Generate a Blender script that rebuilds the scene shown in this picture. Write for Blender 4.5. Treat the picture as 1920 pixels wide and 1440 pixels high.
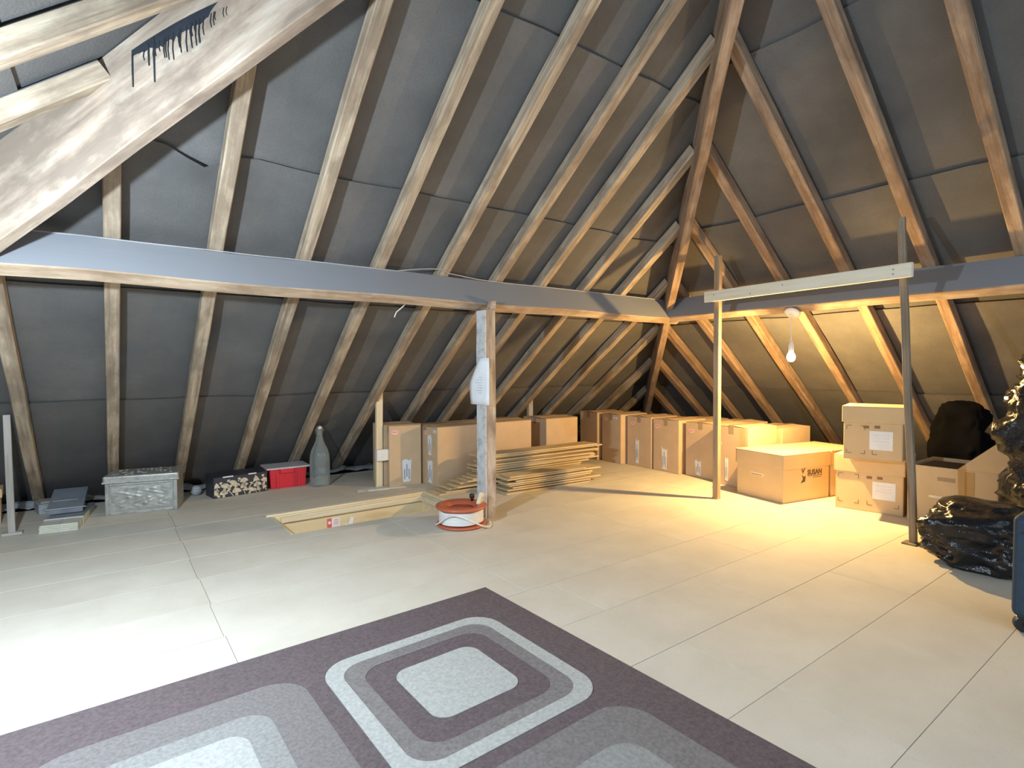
import bpy, math, random
from mathutils import Vector, Matrix, noise

random.seed(7)
S = bpy.context.scene
COL = S.collection
for _o in list(bpy.data.objects):
    bpy.data.objects.remove(_o)

# ------------------------------------------------------------------ camera
yaw, pitch, roll = math.radians(36.5685), math.radians(-1.6658), math.radians(-0.191)
fw = Vector((math.sin(yaw) * math.cos(pitch), math.cos(yaw) * math.cos(pitch), math.sin(pitch)))
rt = fw.cross(Vector((0, 0, 1))).normalized()
up = rt.cross(fw)
r2 = rt * math.cos(roll) + up * math.sin(roll)
u2 = -rt * math.sin(roll) + up * math.cos(roll)
cam_data = bpy.data.cameras.new('camera')
cam_data.sensor_width = 36.0
cam_data.lens = 36.0 * 1032.34 / 1920
cam_data.clip_start = 0.02
cam = bpy.data.objects.new('camera', cam_data)
COL.objects.link(cam)
cam.matrix_world = Matrix(((r2.x, u2.x, -fw.x, 0), (r2.y, u2.y, -fw.y, 0), (r2.z, u2.z, -fw.z, 1.05), (0, 0, 0, 1)))
S.camera = cam

# ------------------------------------------------------------------ world, lamps, exposure
S.view_settings.view_transform = 'Standard'
S.view_settings.look = 'None'
S.view_settings.gamma = 1.0
S.view_settings.use_curve_mapping = False
S.view_settings.exposure = 0.32
S.cycles.use_denoising = True
S.cycles.max_bounces = 8
W = bpy.data.worlds.new('fill_light_world')
S.world = W
W.use_nodes = True
W.node_tree.nodes['Background'].inputs[0].default_value = (0.70, 0.85, 1.0, 1)
W.node_tree.nodes['Background'].inputs[1].default_value = 1.25  # even bluish fill light added through the open back, no source in the loft


def lamp(name, loc, power, color, radius):
    d = bpy.data.lights.new(name, 'POINT')
    d.energy = power
    d.color = color
    d.shadow_soft_size = radius
    o = bpy.data.objects.new(name, d)
    o.location = loc
    COL.objects.link(o)
    return o


COLD_POS = Vector((-0.43, 1.90, 1.49))
WARM_POS = Vector((4.225, 2.113, 1.133))
lamp('cold_bulb_light', COLD_POS + Vector((0, 0, -0.06)), 185, (0.71, 0.86, 1.0), 0.03)
lamp('warm_bulb_light', WARM_POS + Vector((0, 0, -0.049)), 165, (1.0, 0.64, 0.225), 0.018)

# ------------------------------------------------------------------ geometry helpers
PI = math.pi


class MB:
    """collects vertices and faces of one mesh"""

    def __init__(self):
        self.v, self.f = [], []

    def add(self, vs, fs):
        n = len(self.v)
        self.v += [tuple(p) for p in vs]
        self.f += [tuple(i + n for i in f) for f in fs]
        return self

    def box(self, x0, x1, y0, y1, z0, z1, taper=0.0):
        t = taper
        vs = [(x0 + t, y0 + t, z0), (x1 - t, y0 + t, z0), (x1 - t, y1 - t, z0), (x0 + t, y1 - t, z0),
              (x0, y0, z1), (x1, y0, z1), (x1, y1, z1), (x0, y1, z1)]
        return self.add(vs, [(3, 2, 1, 0), (4, 5, 6, 7), (0, 1, 5, 4), (1, 2, 6, 5), (2, 3, 7, 6), (3, 0, 4, 7)])

    def prism(self, pts, z0, z1):
        n = len(pts)
        vs = [(p[0], p[1], z0) for p in pts] + [(p[0], p[1], z1) for p in pts]
        fs = [tuple(reversed(range(n))), tuple(range(n, 2 * n))]
        fs += [(i, (i + 1) % n, n + (i + 1) % n, n + i) for i in range(n)]
        return self.add(vs, fs)

    def slab(self, quad, nrm, th):
        """a quad (any polygon) thickened along -nrm"""
        q = [Vector(p) for p in quad]
        nrm = Vector(nrm).normalized() * th
        n = len(q)
        vs = q + [p - nrm for p in q]
        fs = [tuple(range(n)), tuple(reversed(range(n, 2 * n)))]
        fs += [(i, n + i, n + (i + 1) % n, (i + 1) % n) for i in range(n)]
        return self.add(vs, fs)

    def lathe(self, prof, n=32, c=(0, 0, 0), closed=False):
        vs, fs = [], []
        m = len(prof)
        for r, z in prof:
            for k in range(n):
                a = 2 * PI * k / n
                vs.append((c[0] + r * math.cos(a), c[1] + r * math.sin(a), c[2] + z))
        for i in range(m if closed else m - 1):
            j = (i + 1) % m
            for k in range(n):
                l = (k + 1) % n
                fs.append((i * n + k, i * n + l, j * n + l, j * n + k))
        if not closed:
            if prof[0][0] > 1e-6:
                fs.append(tuple(reversed(range(n))))
            if prof[-1][0] > 1e-6:
                fs.append(tuple(range((m - 1) * n, m * n)))
        return self.add(vs, fs)

    def tube(self, pts, r, n=8, closed=False):
        pts = [Vector(p) for p in pts]
        m = len(pts)
        vs, fs = [], []
        prev = None
        for i, p in enumerate(pts):
            if closed:
                t = (pts[(i + 1) % m] - pts[i - 1]).normalized()
            else:
                t = (pts[min(i + 1, m - 1)] - pts[max(i - 1, 0)]).normalized()
            if prev is None:
                a = t.cross(Vector((0, 0, 1)))
                if a.length < 1e-3:
                    a = t.cross(Vector((1, 0, 0)))
            else:
                a = prev - t * prev.dot(t)
            a.normalize()
            prev = a
            b = t.cross(a)
            for k in range(n):
                ang = 2 * PI * k / n
                vs.append(p + (a * math.cos(ang) + b * math.sin(ang)) * r)
        for i in range(m if closed else m - 1):
            j = (i + 1) % m
            for k in range(n):
                l = (k + 1) % n
                fs.append((i * n + k, i * n + l, j * n + l, j * n + k))
        if not closed:
            fs.append(tuple(reversed(range(n))))
            fs.append(tuple(range((m - 1) * n, m * n)))
        return self.add(vs, fs)


def obj(name, mb, mat, parent=None, smooth=False, bevel=0.0, seg=2, loc=None):
    me = bpy.data.meshes.new(name)
    me.from_pydata([tuple(v) for v in mb.v], [], mb.f)
    me.update()
    if smooth:
        for p in me.polygons:
            p.use_smooth = True
    if mat:
        me.materials.append(mat)
    o = bpy.data.objects.new(name, me)
    COL.objects.link(o)
    if parent:
        o.parent = parent
    if loc:
        o.location = loc
    if bevel:
        b = o.modifiers.new('edge', 'BEVEL')
        b.width = bevel
        b.segments = seg
        b.limit_method = 'ANGLE'
    return o


def tag(o, label=None, cat=None, group=None, kind=None):
    if label:
        o['label'] = label
    if cat:
        o['category'] = cat
    if group:
        o['group'] = group
    if kind:
        o['kind'] = kind
    return o


def thing(name, label, cat, loc=(0, 0, 0), rz=0.0, group=None):
    o = bpy.data.objects.new(name, None)
    o.empty_display_size = 0.05
    COL.objects.link(o)
    o.location = loc
    o.rotation_euler = (0, 0, rz)
    return tag(o, label, cat, group)


# ------------------------------------------------------------------ material helpers
def new_mat(name):
    m = bpy.data.materials.new(name)
    m.use_nodes = True
    nt = m.node_tree
    return m, nt, nt.nodes['Principled BSDF']


def N(nt, t, **kw):
    n = nt.nodes.new(t)
    for k, v in kw.items():
        setattr(n, k, v)
    return n


def ramp(nt, stops, src):
    r = N(nt, 'ShaderNodeValToRGB')
    el = r.color_ramp.elements
    while len(el) < len(stops):
        el.new(0.5)
    for e, (p, c) in zip(el, stops):
        e.position = p
        e.color = (*c, 1)
    nt.links.new(src, r.inputs[0])
    return r.outputs[0]


def coords(nt, scale, use='Object', rnd=True):
    tc = N(nt, 'ShaderNodeTexCoord')
    mp = N(nt, 'ShaderNodeMapping')
    mp.inputs['Scale'].default_value = scale
    nt.links.new(tc.outputs[use], mp.inputs[0])
    if rnd:
        oi = N(nt, 'ShaderNodeObjectInfo')
        mu = N(nt, 'ShaderNodeMath', operation='MULTIPLY')
        mu.inputs[1].default_value = 37.0
        nt.links.new(oi.outputs['Random'], mu.inputs[0])
        nt.links.new(mu.outputs[0], mp.inputs['Location'])
    return mp.outputs[0]


def tex_noise(nt, vec, scale, detail=4, rough=0.55):
    n = N(nt, 'ShaderNodeTexNoise')
    n.inputs['Scale'].default_value = scale
    n.inputs['Detail'].default_value = detail
    n.inputs['Roughness'].default_value = rough
    nt.links.new(vec, n.inputs['Vector'])
    return n.outputs['Fac']


def mix(nt, a, b, fac):
    m = N(nt, 'ShaderNodeMix', data_type='RGBA')
    for s, v in ((m.inputs[6], a), (m.inputs[7], b), (m.inputs[0], fac)):
        if isinstance(v, tuple):
            s.default_value = (*v, 1)
        elif isinstance(v, (int, float)):
            s.default_value = v
        else:
            nt.links.new(v, s)
    return m.outputs[2]


def bump(nt, b, h, strength=0.3, dist=0.01):
    n = N(nt, 'ShaderNodeBump')
    n.inputs['Strength'].default_value = strength
    n.inputs['Distance'].default_value = dist
    nt.links.new(h, n.inputs['Height'])
    nt.links.new(n.outputs[0], b.inputs['Normal'])


def plain(name, c, rough=0.6, metal=0.0, var=0.12, scale=18.0, bmp=0.0, spec=0.5):
    m, nt, b = new_mat(name)
    v = coords(nt, (1, 1, 1))
    f = tex_noise(nt, v, scale, 5)
    d = tuple(max(0, x * (1 - var)) for x in c)
    l = tuple(min(1, x * (1 + var)) for x in c)
    nt.links.new(ramp(nt, [(0.3, d), (0.7, l)], f), b.inputs['Base Color'])
    b.inputs['Roughness'].default_value = rough
    b.inputs['Metallic'].default_value = metal
    b.inputs['Specular IOR Level'].default_value = spec
    if bmp:
        bump(nt, b, f, bmp, 0.004)
    return m


def wood(name, dark, base, light, dust=None, rough=0.8, stain=0.6, fine=26.0):
    """timber with its grain along local X; grey soot settles on faces that look upward"""
    m, nt, b = new_mat(name)
    v = coords(nt, (1.3, fine, fine))
    g = tex_noise(nt, v, 1.6, 6, 0.65)
    c = ramp(nt, [(0.28, dark), (0.5, base), (0.75, light)], g)
    v2 = coords(nt, (1, 2.2, 2.2))
    s = tex_noise(nt, v2, 3.4, 5, 0.6)
    k = N(nt, 'ShaderNodeMapRange')
    k.inputs[1].default_value = 0.44
    k.inputs[2].default_value = 0.60
    k.inputs[4].default_value = stain
    nt.links.new(s, k.inputs[0])
    c = mix(nt, c, dark, k.outputs[0])
    if dust:
        ge = N(nt, 'ShaderNodeNewGeometry')
        sx = N(nt, 'ShaderNodeSeparateXYZ')
        nt.links.new(ge.outputs['Normal'], sx.inputs[0])
        mr = N(nt, 'ShaderNodeMapRange')
        mr.inputs[1].default_value = 0.15
        mr.inputs[2].default_value = 0.5
        nt.links.new(sx.outputs[2], mr.inputs[0])
        c = mix(nt, c, dust, mr.outputs[0])
    nt.links.new(c, b.inputs['Base Color'])
    b.inputs['Roughness'].default_value = rough
    b.inputs['Specular IOR Level'].default_value = 0.25
    bump(nt, b, g, 0.35, 0.004)
    return m


M = {}
M['rafter'] = wood('rafter_timber', (0.20, 0.15, 0.105), (0.42, 0.33, 0.235), (0.60, 0.51, 0.38), dust=(0.20, 0.21, 0.23), stain=0.65)
M['rafter_brown'] = wood('brown_rafter_timber', (0.17, 0.105, 0.065), (0.36, 0.245, 0.16), (0.52, 0.39, 0.27), dust=(0.20, 0.21, 0.23), stain=0.6)
M['purlin'] = wood('purlin_timber', (0.24, 0.165, 0.105), (0.43, 0.315, 0.215), (0.58, 0.47, 0.35), dust=(0.27, 0.28, 0.30), stain=0.7, fine=14)
M['hip'] = wood('hip_timber', (0.22, 0.17, 0.13), (0.40, 0.31, 0.235), (0.58, 0.51, 0.42), dust=(0.2, 0.21, 0.23), stain=0.85, fine=12)
M['old_post'] = wood('old_post_timber', (0.20, 0.14, 0.10), (0.46, 0.37, 0.29), (0.66, 0.62, 0.57), stain=0.7, fine=9)
M['grey_post'] = wood('weathered_post_timber', (0.15, 0.115, 0.08), (0.29, 0.225, 0.155), (0.40, 0.32, 0.235), stain=0.3)
M['brown_post'] = wood('brown_post_timber', (0.22, 0.15, 0.09), (0.42, 0.30, 0.19), (0.52, 0.4, 0.27), stain=0.3)
M['pine'] = wood('new_pine', (0.62, 0.50, 0.31), (0.78, 0.68, 0.48), (0.84, 0.76, 0.58), stain=0.15, rough=0.6)
M['planed'] = wood('planed_batten', (0.74, 0.66, 0.48), (0.86, 0.80, 0.64), (0.9, 0.86, 0.73), stain=0.15, rough=0.6)
M['ply'] = wood('hatch_plywood', (0.66, 0.50, 0.28), (0.80, 0.66, 0.41), (0.85, 0.74, 0.5), stain=0.15, rough=0.6, fine=8)
M['board_face'] = wood('loose_board', (0.44, 0.33, 0.18), (0.62, 0.49, 0.30), (0.72, 0.6, 0.4), stain=0.25, rough=0.6)
M['grey_batten'] = wood('grey_batten', (0.3, 0.27, 0.23), (0.45, 0.41, 0.36), (0.55, 0.5, 0.45), stain=0.3)


def felt_material():
    m, nt, b = new_mat('bitumen_felt')
    v = coords(nt, (1, 1, 1))
    big = tex_noise(nt, v, 1.7, 5, 0.6)
    c1 = ramp(nt, [(0.3, (0.105, 0.102, 0.099)), (0.55, (0.145, 0.139, 0.133)), (0.75, (0.185, 0.175, 0.165))], big)
    v2 = coords(nt, (26, 26, 26))
    fine = tex_noise(nt, v2, 4.0, 4, 0.7)
    c2 = mix(nt, c1, (0.095, 0.092, 0.09), N_range(nt, fine, 0.45, 0.8, 0.5))
    nt.links.new(c2, b.inputs['Base Color'])
    b.inputs['Roughness'].default_value = 0.95
    b.inputs['Specular IOR Level'].default_value = 0.15
    bump(nt, b, fine, 0.5, 0.006)
    return m


def N_range(nt, src, a, b_, hi=1.0):
    r = N(nt, 'ShaderNodeMapRange')
    r.inputs[1].default_value = a
    r.inputs[2].default_value = b_
    r.inputs[4].default_value = hi
    nt.links.new(src, r.inputs[0])
    return r.outputs[0]


M['felt'] = felt_material()


def chipboard_material():
    m, nt, b = new_mat('chipboard')
    v = coords(nt, (1, 1, 1))
    f = tex_noise(nt, v, 3.0, 5, 0.6)
    c = ramp(nt, [(0.3, (0.58, 0.53, 0.44)), (0.7, (0.69, 0.64, 0.54))], f)
    v2 = coords(nt, (70, 70, 70))
    g = tex_noise(nt, v2, 2.0, 4, 0.7)
    c = mix(nt, c, (0.52, 0.46, 0.365), N_range(nt, g, 0.5, 0.8, 0.55))
    oi = N(nt, 'ShaderNodeObjectInfo')
    c = mix(nt, c, (0.66, 0.62, 0.54), N_range(nt, oi.outputs['Random'], 0.0, 1.0, 0.25))
    nt.links.new(c, b.inputs['Base Color'])
    b.inputs['Roughness'].default_value = 0.75
    b.inputs['Specular IOR Level'].default_value = 0.3
    bump(nt, b, g, 0.12, 0.002)
    return m


M['chipboard'] = chipboard_material()
M['void'] = plain('dusty_joist_void', (0.09, 0.085, 0.08), 0.95, bmp=0.4)
M['insul'] = plain('grey_insulation', (0.34, 0.36, 0.38), 0.95, var=0.3, scale=30, bmp=0.8)
M['card'] = plain('brown_cardboard', (0.62, 0.45, 0.285), 0.8, var=0.06, scale=7, bmp=0.05, spec=0.2)
M['card_pale'] = plain('archive_cardboard', (0.64, 0.475, 0.28), 0.8, var=0.05, scale=7, bmp=0.05, spec=0.2)
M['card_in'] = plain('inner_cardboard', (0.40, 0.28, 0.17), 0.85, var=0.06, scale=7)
M['tape'] = plain('brown_tape', (0.40, 0.28, 0.17), 0.3, var=0.05)
M['tape_orange'] = plain('amber_tape', (0.50, 0.30, 0.10), 0.3, var=0.05)
M['white'] = plain('white_paper', (0.82, 0.83, 0.85), 0.7, var=0.04)
M['ink'] = plain('grey_ink', (0.32, 0.32, 0.36), 0.7, var=0.05)
M['blackink'] = plain('black_ink', (0.10, 0.075, 0.04), 0.7, var=0.05)
M['brownink'] = plain('brown_ink', (0.24, 0.15, 0.07), 0.7, var=0.05)
M['red_sticker'] = plain('red_sticker', (0.80, 0.16, 0.14), 0.5, var=0.05)
M['pink'] = plain('pale_print', (0.88, 0.62, 0.58), 0.5, var=0.05)
M['plastic_white'] = plain('white_plastic', (0.82, 0.82, 0.80), 0.35, var=0.03)
M['red_plastic'] = plain('red_plastic', (0.66, 0.03, 0.045), 0.35, var=0.05)
M['reel'] = plain('terracotta_plastic', (0.52, 0.13, 0.06), 0.4, var=0.06)
M['cable_white'] = plain('white_cable', (0.80, 0.79, 0.76), 0.45, var=0.04)
M['cable_grey'] = plain('dusty_grey_cable', (0.42, 0.42, 0.42), 0.6, var=0.1)
M['black_plastic'] = plain('black_plastic', (0.02, 0.02, 0.022), 0.35, var=0.1)
M['cream'] = plain('cream_plastic', (0.78, 0.68, 0.46), 0.45, var=0.05)
M['navy'] = plain('navy_fabric', (0.022, 0.045, 0.075), 0.7, var=0.15, scale=60, bmp=0.15)
M['purple'] = plain('dark_violet_fabric', (0.022, 0.012, 0.06), 0.7, var=0.15, scale=60, bmp=0.15)
M['greyblue'] = plain('grey_blue_fabric', (0.30, 0.39, 0.46), 0.75, var=0.1, scale=40, bmp=0.1)
M['chest'] = plain('embossed_tin', (0.40, 0.40, 0.37), 0.42, metal=0.45, var=0.25, scale=26, bmp=0.12)
M['mush_black'] = plain('black_card', (0.035, 0.036, 0.05), 0.5, var=0.1)
M['mush_print'] = plain('cream_print', (0.62, 0.54, 0.40), 0.6, var=0.25, scale=40)
M['slate'] = plain('slate_board', (0.20, 0.23, 0.26), 0.4, var=0.15, scale=12)
M['bundle'] = plain('pale_board_edges', (0.62, 0.60, 0.48), 0.6, var=0.12, scale=20)
M['terra'] = plain('terracotta', (0.4, 0.2, 0.12), 0.8, var=0.1)
M['bundle_strap'] = plain('grey_strap', (0.55, 0.58, 0.62), 0.3, var=0.05)
M['rug_dark'] = plain('rug_aubergine_pile', (0.135, 0.105, 0.108), 1.0, var=0.22, scale=90, bmp=0.5, spec=0.1)
M['rug_mid'] = plain('rug_taupe_pile', (0.205, 0.185, 0.178), 1.0, var=0.2, scale=90, bmp=0.5, spec=0.1)
M['rug_grey'] = plain('rug_grey_pile', (0.28, 0.275, 0.26), 1.0, var=0.18, scale=90, bmp=0.5, spec=0.1)
M['rug_light'] = plain('rug_pale_pile', (0.42, 0.42, 0.395), 1.0, var=0.16, scale=90, bmp=0.5, spec=0.1)


def bag_material():
    m, nt, b = new_mat('black_polythene')
    v = coords(nt, (1, 1, 1))
    f = tex_noise(nt, v, 9.0, 6, 0.6)
    b.inputs['Base Color'].default_value = (0.012, 0.013, 0.016, 1)
    b.inputs['Roughness'].default_value = 0.17
    b.inputs['Specular IOR Level'].default_value = 0.5
    bump(nt, b, f, 0.55, 0.03)
    return m


M['bag'] = bag_material()
M['black_lump'] = plain('dull_black', (0.004, 0.004, 0.005), 1.0, var=0.1, spec=0.05)


def see_through(name, tint, gloss, rough=0.03, haze=0.0):
    m, nt, b = new_mat(name)
    nt.nodes.remove(b)
    out = nt.nodes['Material Output']
    t = N(nt, 'ShaderNodeBsdfTransparent')
    t.inputs[0].default_value = (*tint, 1)
    g = N(nt, 'ShaderNodeBsdfGlossy')
    g.inputs['Roughness'].default_value = rough
    lw = N(nt, 'ShaderNodeLayerWeight')
    lw.inputs[0].default_value = gloss
    mx = N(nt, 'ShaderNodeMixShader')
    nt.links.new(lw.outputs['Fresnel'], mx.inputs[0])
    nt.links.new(t.outputs[0], mx.inputs[1])
    nt.links.new(g.outputs[0], mx.inputs[2])
    if haze:
        df = N(nt, 'ShaderNodeBsdfDiffuse')
        df.inputs[0].default_value = (0.78, 0.84, 0.82, 1)
        m2 = N(nt, 'ShaderNodeMixShader')
        m2.inputs[0].default_value = haze
        nt.links.new(mx.outputs[0], m2.inputs[1])
        nt.links.new(df.outputs[0], m2.inputs[2])
        nt.links.new(m2.outputs[0], out.inputs[0])
    else:
        nt.links.new(mx.outputs[0], out.inputs[0])
    return m


M['glass'] = see_through('bottle_glass', (0.90, 0.94, 0.92), 0.25, 0.05, 0.15)
M['wrap'] = see_through('clear_wrap', (0.86, 0.88, 0.9), 0.25, 0.12)


def lid_material():
    m, nt, b = new_mat('cloudy_lid_plastic')
    b.inputs['Base Color'].default_value = (0.70, 0.66, 0.70, 1)
    b.inputs['Roughness'].default_value = 0.4
    b.inputs['Alpha'].default_value = 0.82
    return m


M['lid'] = lid_material()


def glow(name, c, s):
    m, nt, b = new_mat(name)
    b.inputs['Base Color'].default_value = (1, 1, 1, 1)
    b.inputs['Emission Color'].default_value = (*c, 1)
    b.inputs['Emission Strength'].default_value = s
    return m


M['warm_glow'] = glow('lit_warm_bulb', (1.0, 0.80, 0.45), 22)
M['cold_glow'] = glow('lit_cold_bulb', (0.85, 0.94, 1.0), 22)

# ------------------------------------------------------------------ roof geometry
T = 0.7525                       # rise per metre of the main and right slopes
YF, XF = 5.6, 6.587              # where the undersides of the rafters meet the floor
SA, CA = math.sin(math.atan(T)), math.cos(math.atan(T))
T2, XL = 0.792, 2.7              # the left slope
S2, C2 = math.sin(math.atan(T2)), math.cos(math.atan(T2))
OFF = 0.075                      # rafter depth


def main_pt(x, z, off=0.0):      # off is measured outward from the rafters' underside
    return Vector((x, YF - z / T + off * 0, z)) + Vector((0, SA, CA)) * off


def right_pt(y, z, off=0.0):
    return Vector((XF - z / T, y, z)) + Vector((SA, 0, CA)) * off


def left_pt(y, z, off=0.0):
    return Vector((z / T2 - XL, y, z)) + Vector((-S2, 0, C2)) * off


def hip_r(z):                    # right hip, on the rafter plane
    return XF - z / T, YF - z / T


def hip_l(z):                    # left hip
    y = YF - z / T
    return 2.62 - 0.95 * y, y


ZTOP = 3.55
ceiling = bpy.data.objects.new('ceiling', None)
COL.objects.link(ceiling)
tag(ceiling, 'underside of the hipped roof: black felt over bare timber rafters', None, None, 'structure')


def felt(fn, rng, zs, name='felt_sheet', seed=0, droop=None, steps=56):
    """courses of felt; the top edge of each lower course laps inside the next one and sags between the rafters"""
    for i in range(len(zs) - 1):
        za, zb = zs[i], zs[i + 1]
        mb = MB()
        rows = 7
        for r in range(rows + 1):
            v = r / rows
            for k in range(steps + 1):
                u = k / steps
                zl = za - 0.07
                z = zl + (zb + 0.035 - zl) * v
                a, b = rng(max(-0.02, min(z, ZTOP)))
                w = a + (b - a) * u
                edge = max(0.0, (v - 0.78) / 0.22)
                sag = noise.noise(Vector((w * 2.1, seed + i * 3.7, 0.3))) * 0.016
                off = OFF + 0.014 * min(1, (1 - v) / 0.35) - 0.001
                off += noise.noise(Vector((w * 1.7, z * 1.7, seed + 5))) * 0.006
                z -= edge * (0.010 + abs(sag))
                if droop and abs(zb - droop[1]) < 0.02:
                    q = math.exp(-((w - droop[0]) / 0.10) ** 2) * edge
                    z -= 0.045 * q
                    off -= 0.03 * q
                p = fn(w, z, off)
                mb.v.append(tuple(p))
        n = steps + 1
        for r in range(rows):
            for k in range(steps):
                mb.f.append((r * n + k, r * n + k + 1, (r + 1) * n + k + 1, (r + 1) * n + k))
        obj(name, mb, M['felt'], ceiling, smooth=True)


felt(main_pt, lambda z: (hip_l(z)[0] - 0.16, hip_r(z)[0] + 0.16), [-0.10, 0.76, 1.416, 2.0, 2.63, 3.25, ZTOP], seed=1, droop=(0.40, 2.0))
felt(right_pt, lambda z: (-1.5, hip_r(z)[1] + 0.16), [-0.10, 0.74, 1.40, 2.07, 2.735, 3.3, ZTOP], seed=11)
felt(left_pt, lambda z: (-0.6, (2.62 - (z / T2 - XL)) / 0.95 + 0.16), [-0.10, 0.7, 1.3, 1.97, 2.6, 3.2, ZTOP], seed=21)


def timber(name, p0, p1, upv, w, d, mat, parent, z_off=0.0, seg=10, wob=0.003, cut0=None):
    """a sawn timber from p0 to p1 in its own frame: local X along it, local Z along upv; z_off moves the section along upv"""
    p0, p1 = Vector(p0), Vector(p1)
    X = (p1 - p0).normalized()
    Z = Vector(upv)
    Z = (Z - X * Z.dot(X)).normalized()
    Y = Z.cross(X)
    L = (p1 - p0).length
    c = min(w, d) * 0.07
    prof = [(-w / 2 + c, 0), (w / 2 - c, 0), (w / 2, c), (w / 2, d - c), (w / 2 - c, d), (-w / 2 + c, d), (-w / 2, d - c), (-w / 2, c)]
    mb = MB()
    n = len(prof)
    ph = random.random() * 50
    for s in range(seg + 1):
        x = L * s / seg
        dy = noise.noise(Vector((x * 1.3 + ph, 0, 0))) * wob
        dz = noise.noise(Vector((x * 1.3 + ph, 9, 0))) * wob
        for (y, z) in prof:
            mb.v.append((x, y + dy, z + z_off + dz))
    for s in range(seg):
        for k in range(n):
            l = (k + 1) % n
            mb.f.append((s * n + k, (s + 1) * n + k, (s + 1) * n + l, s * n + l))
    mb.f.append(tuple(range(n)))
    mb.f.append(tuple(reversed(range(seg * n, (seg + 1) * n))))
    mb.f = [tuple(reversed(f)) for f in mb.f]
    o = obj(name, mb, mat, parent)
    o.matrix_local = Matrix(((X.x, Y.x, Z.x, p0.x), (X.y, Y.y, Z.y, p0.y), (X.z, Y.z, Z.z, p0.z), (0, 0, 0, 1)))
    return o


# rafters of the main slope
for x in (-1.36, -0.89, -0.42, 0.047, 0.506, 0.971, 1.438, 1.905, 2.371, 2.795, 3.26, 3.714, 4.18, 4.65, 5.11, 5.58, 6.03):
    ytop = max(x - 0.987, (2.62 - x) / 0.95, 0.87)
    ztop = (YF - ytop) * T
    timber('rafter', main_pt(x, 0.0), main_pt(x, ztop), (0, SA, CA), 0.07, OFF, M['rafter'], ceiling, wob=0.006)
# rafters of the right-hand slope
for y in (-0.57, -0.10, 0.37, 0.823, 1.28, 1.767, 2.235, 2.68, 3.185, 3.65, 4.11, 4.57, 5.03):
    xtop = max(y + 0.987, 1.87)
    timber('rafter', right_pt(y, 0.0), right_pt(y, (XF - xtop) * T), (SA, 0, CA), 0.07, OFF, M['rafter_brown'], ceiling, wob=0.006)
# rafters of the left slope, overhead
for y in (0.9, 1.35, 1.8, 2.25, 2.705, 3.16, 3.62, 4.07):
    xtop = 2.62 - 0.95 * y
    timber('rafter', left_pt(y, 0.0), left_pt(y, (xtop + XL) * T2), (-S2, 0, C2), 0.08, OFF, M['rafter'], ceiling, wob=0.006)

# hip rafters: deep boards on edge
def hip(fn, w, below, mat, name='hip_rafter'):
    a, b = fn(-0.02), fn(ZTOP)
    p0, p1 = Vector((*a, -0.02)), Vector((*b, ZTOP))
    X = (p1 - p0).normalized()
    Z = (Vector((0, 0, 1)) - X * X.z).normalized()
    k = X.xy.length
    d = (below + 0.09) * k
    timber(name, p0, p1, (0, 0, 1), w, d, mat, ceiling, z_off=-below * k, seg=18, wob=0.012)


hip(hip_r, 0.065, 0.20, M['rafter_brown'])
hip(hip_l, 0.06, 0.31, M['hip'])

# black bitumen that ran from the felt down the near face of the left hip
M['bitumen'] = plain('bitumen_run', (0.025, 0.03, 0.038), 0.5, var=0.2)
HN = Vector((-0.69, -0.724, 0))
dr = MB()
HP = lambda y, z: Vector((2.585 - 0.95 * y, y, z)) + HN * 0.002
rnd = random.Random(3)
top_edge, low_edge = [], []
for i in range(37):
    u = i / 36
    y = 2.60 - 0.30 * u
    zt = 2.262 + 0.150 * u + 0.05 * u * (1 - u)
    th_ = 0.012 + 0.055 * math.sin(PI * min(1, u * 1.05)) ** 1.5 * (0.4 + 1.3 * abs(noise.noise(Vector((u * 17, 2, 0)))))
    top_edge.append(HP(y, zt + 0.012) + HN * 0.004)
    low_edge.append(HP(y, zt - th_) + HN * 0.003)
for i in range(36):
    dr.slab([low_edge[i], low_edge[i + 1], top_edge[i + 1], top_edge[i]], HN, 0.006)
for i in range(26):
    u = rnd.random()
    y = 2.60 - 0.30 * u
    z0 = 2.262 + 0.150 * u + 0.05 * u * (1 - u) - 0.02
    ln = rnd.uniform(0.03, 0.075) * (0.6 + 0.8 * math.sin(PI * u))
    dr.tube([HP(y, z0) + HN * 0.004, HP(y + 0.003, z0 - ln * 0.6) + HN * 0.004, HP(y, z0 - ln) + HN * 0.003], 0.0022, 5)
for (y, z0, z1) in ((2.597, 2.255, 2.135), (2.528, 2.31, 2.145), (2.545, 2.29, 2.21)):
    dr.tube([HP(y, z0) + HN * 0.004, HP(y, (z0 + z1) / 2) + HN * 0.005, HP(y, z1) + HN * 0.003], 0.0034, 6)
obj('bitumen_drips', dr, M['bitumen'], ceiling)

# purlins, square to the slope, under the rafters
ZP = 1.69
PD, PW = 0.235, 0.078
px0 = main_pt(-0.70, ZP)
px1 = main_pt(4.37, ZP)
timber('purlin', px0 + Vector((0, CA, -SA)) * PW / 2, px1 + Vector((0, CA, -SA)) * PW / 2, (0, SA, CA), PW, PD, M['purlin'], ceiling, z_off=-PD, seg=24, wob=0.012)
ZP2 = 1.70
py0 = right_pt(3.38, ZP2)
py1 = right_pt(-1.2, ZP2)
timber('purlin', py0 + Vector((CA, 0, -SA)) * PW / 2, py1 + Vector((CA, 0, -SA)) * PW / 2, (SA, 0, CA), PW, PD, M['purlin'], ceiling, z_off=-PD, seg=24, wob=0.012)

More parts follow.
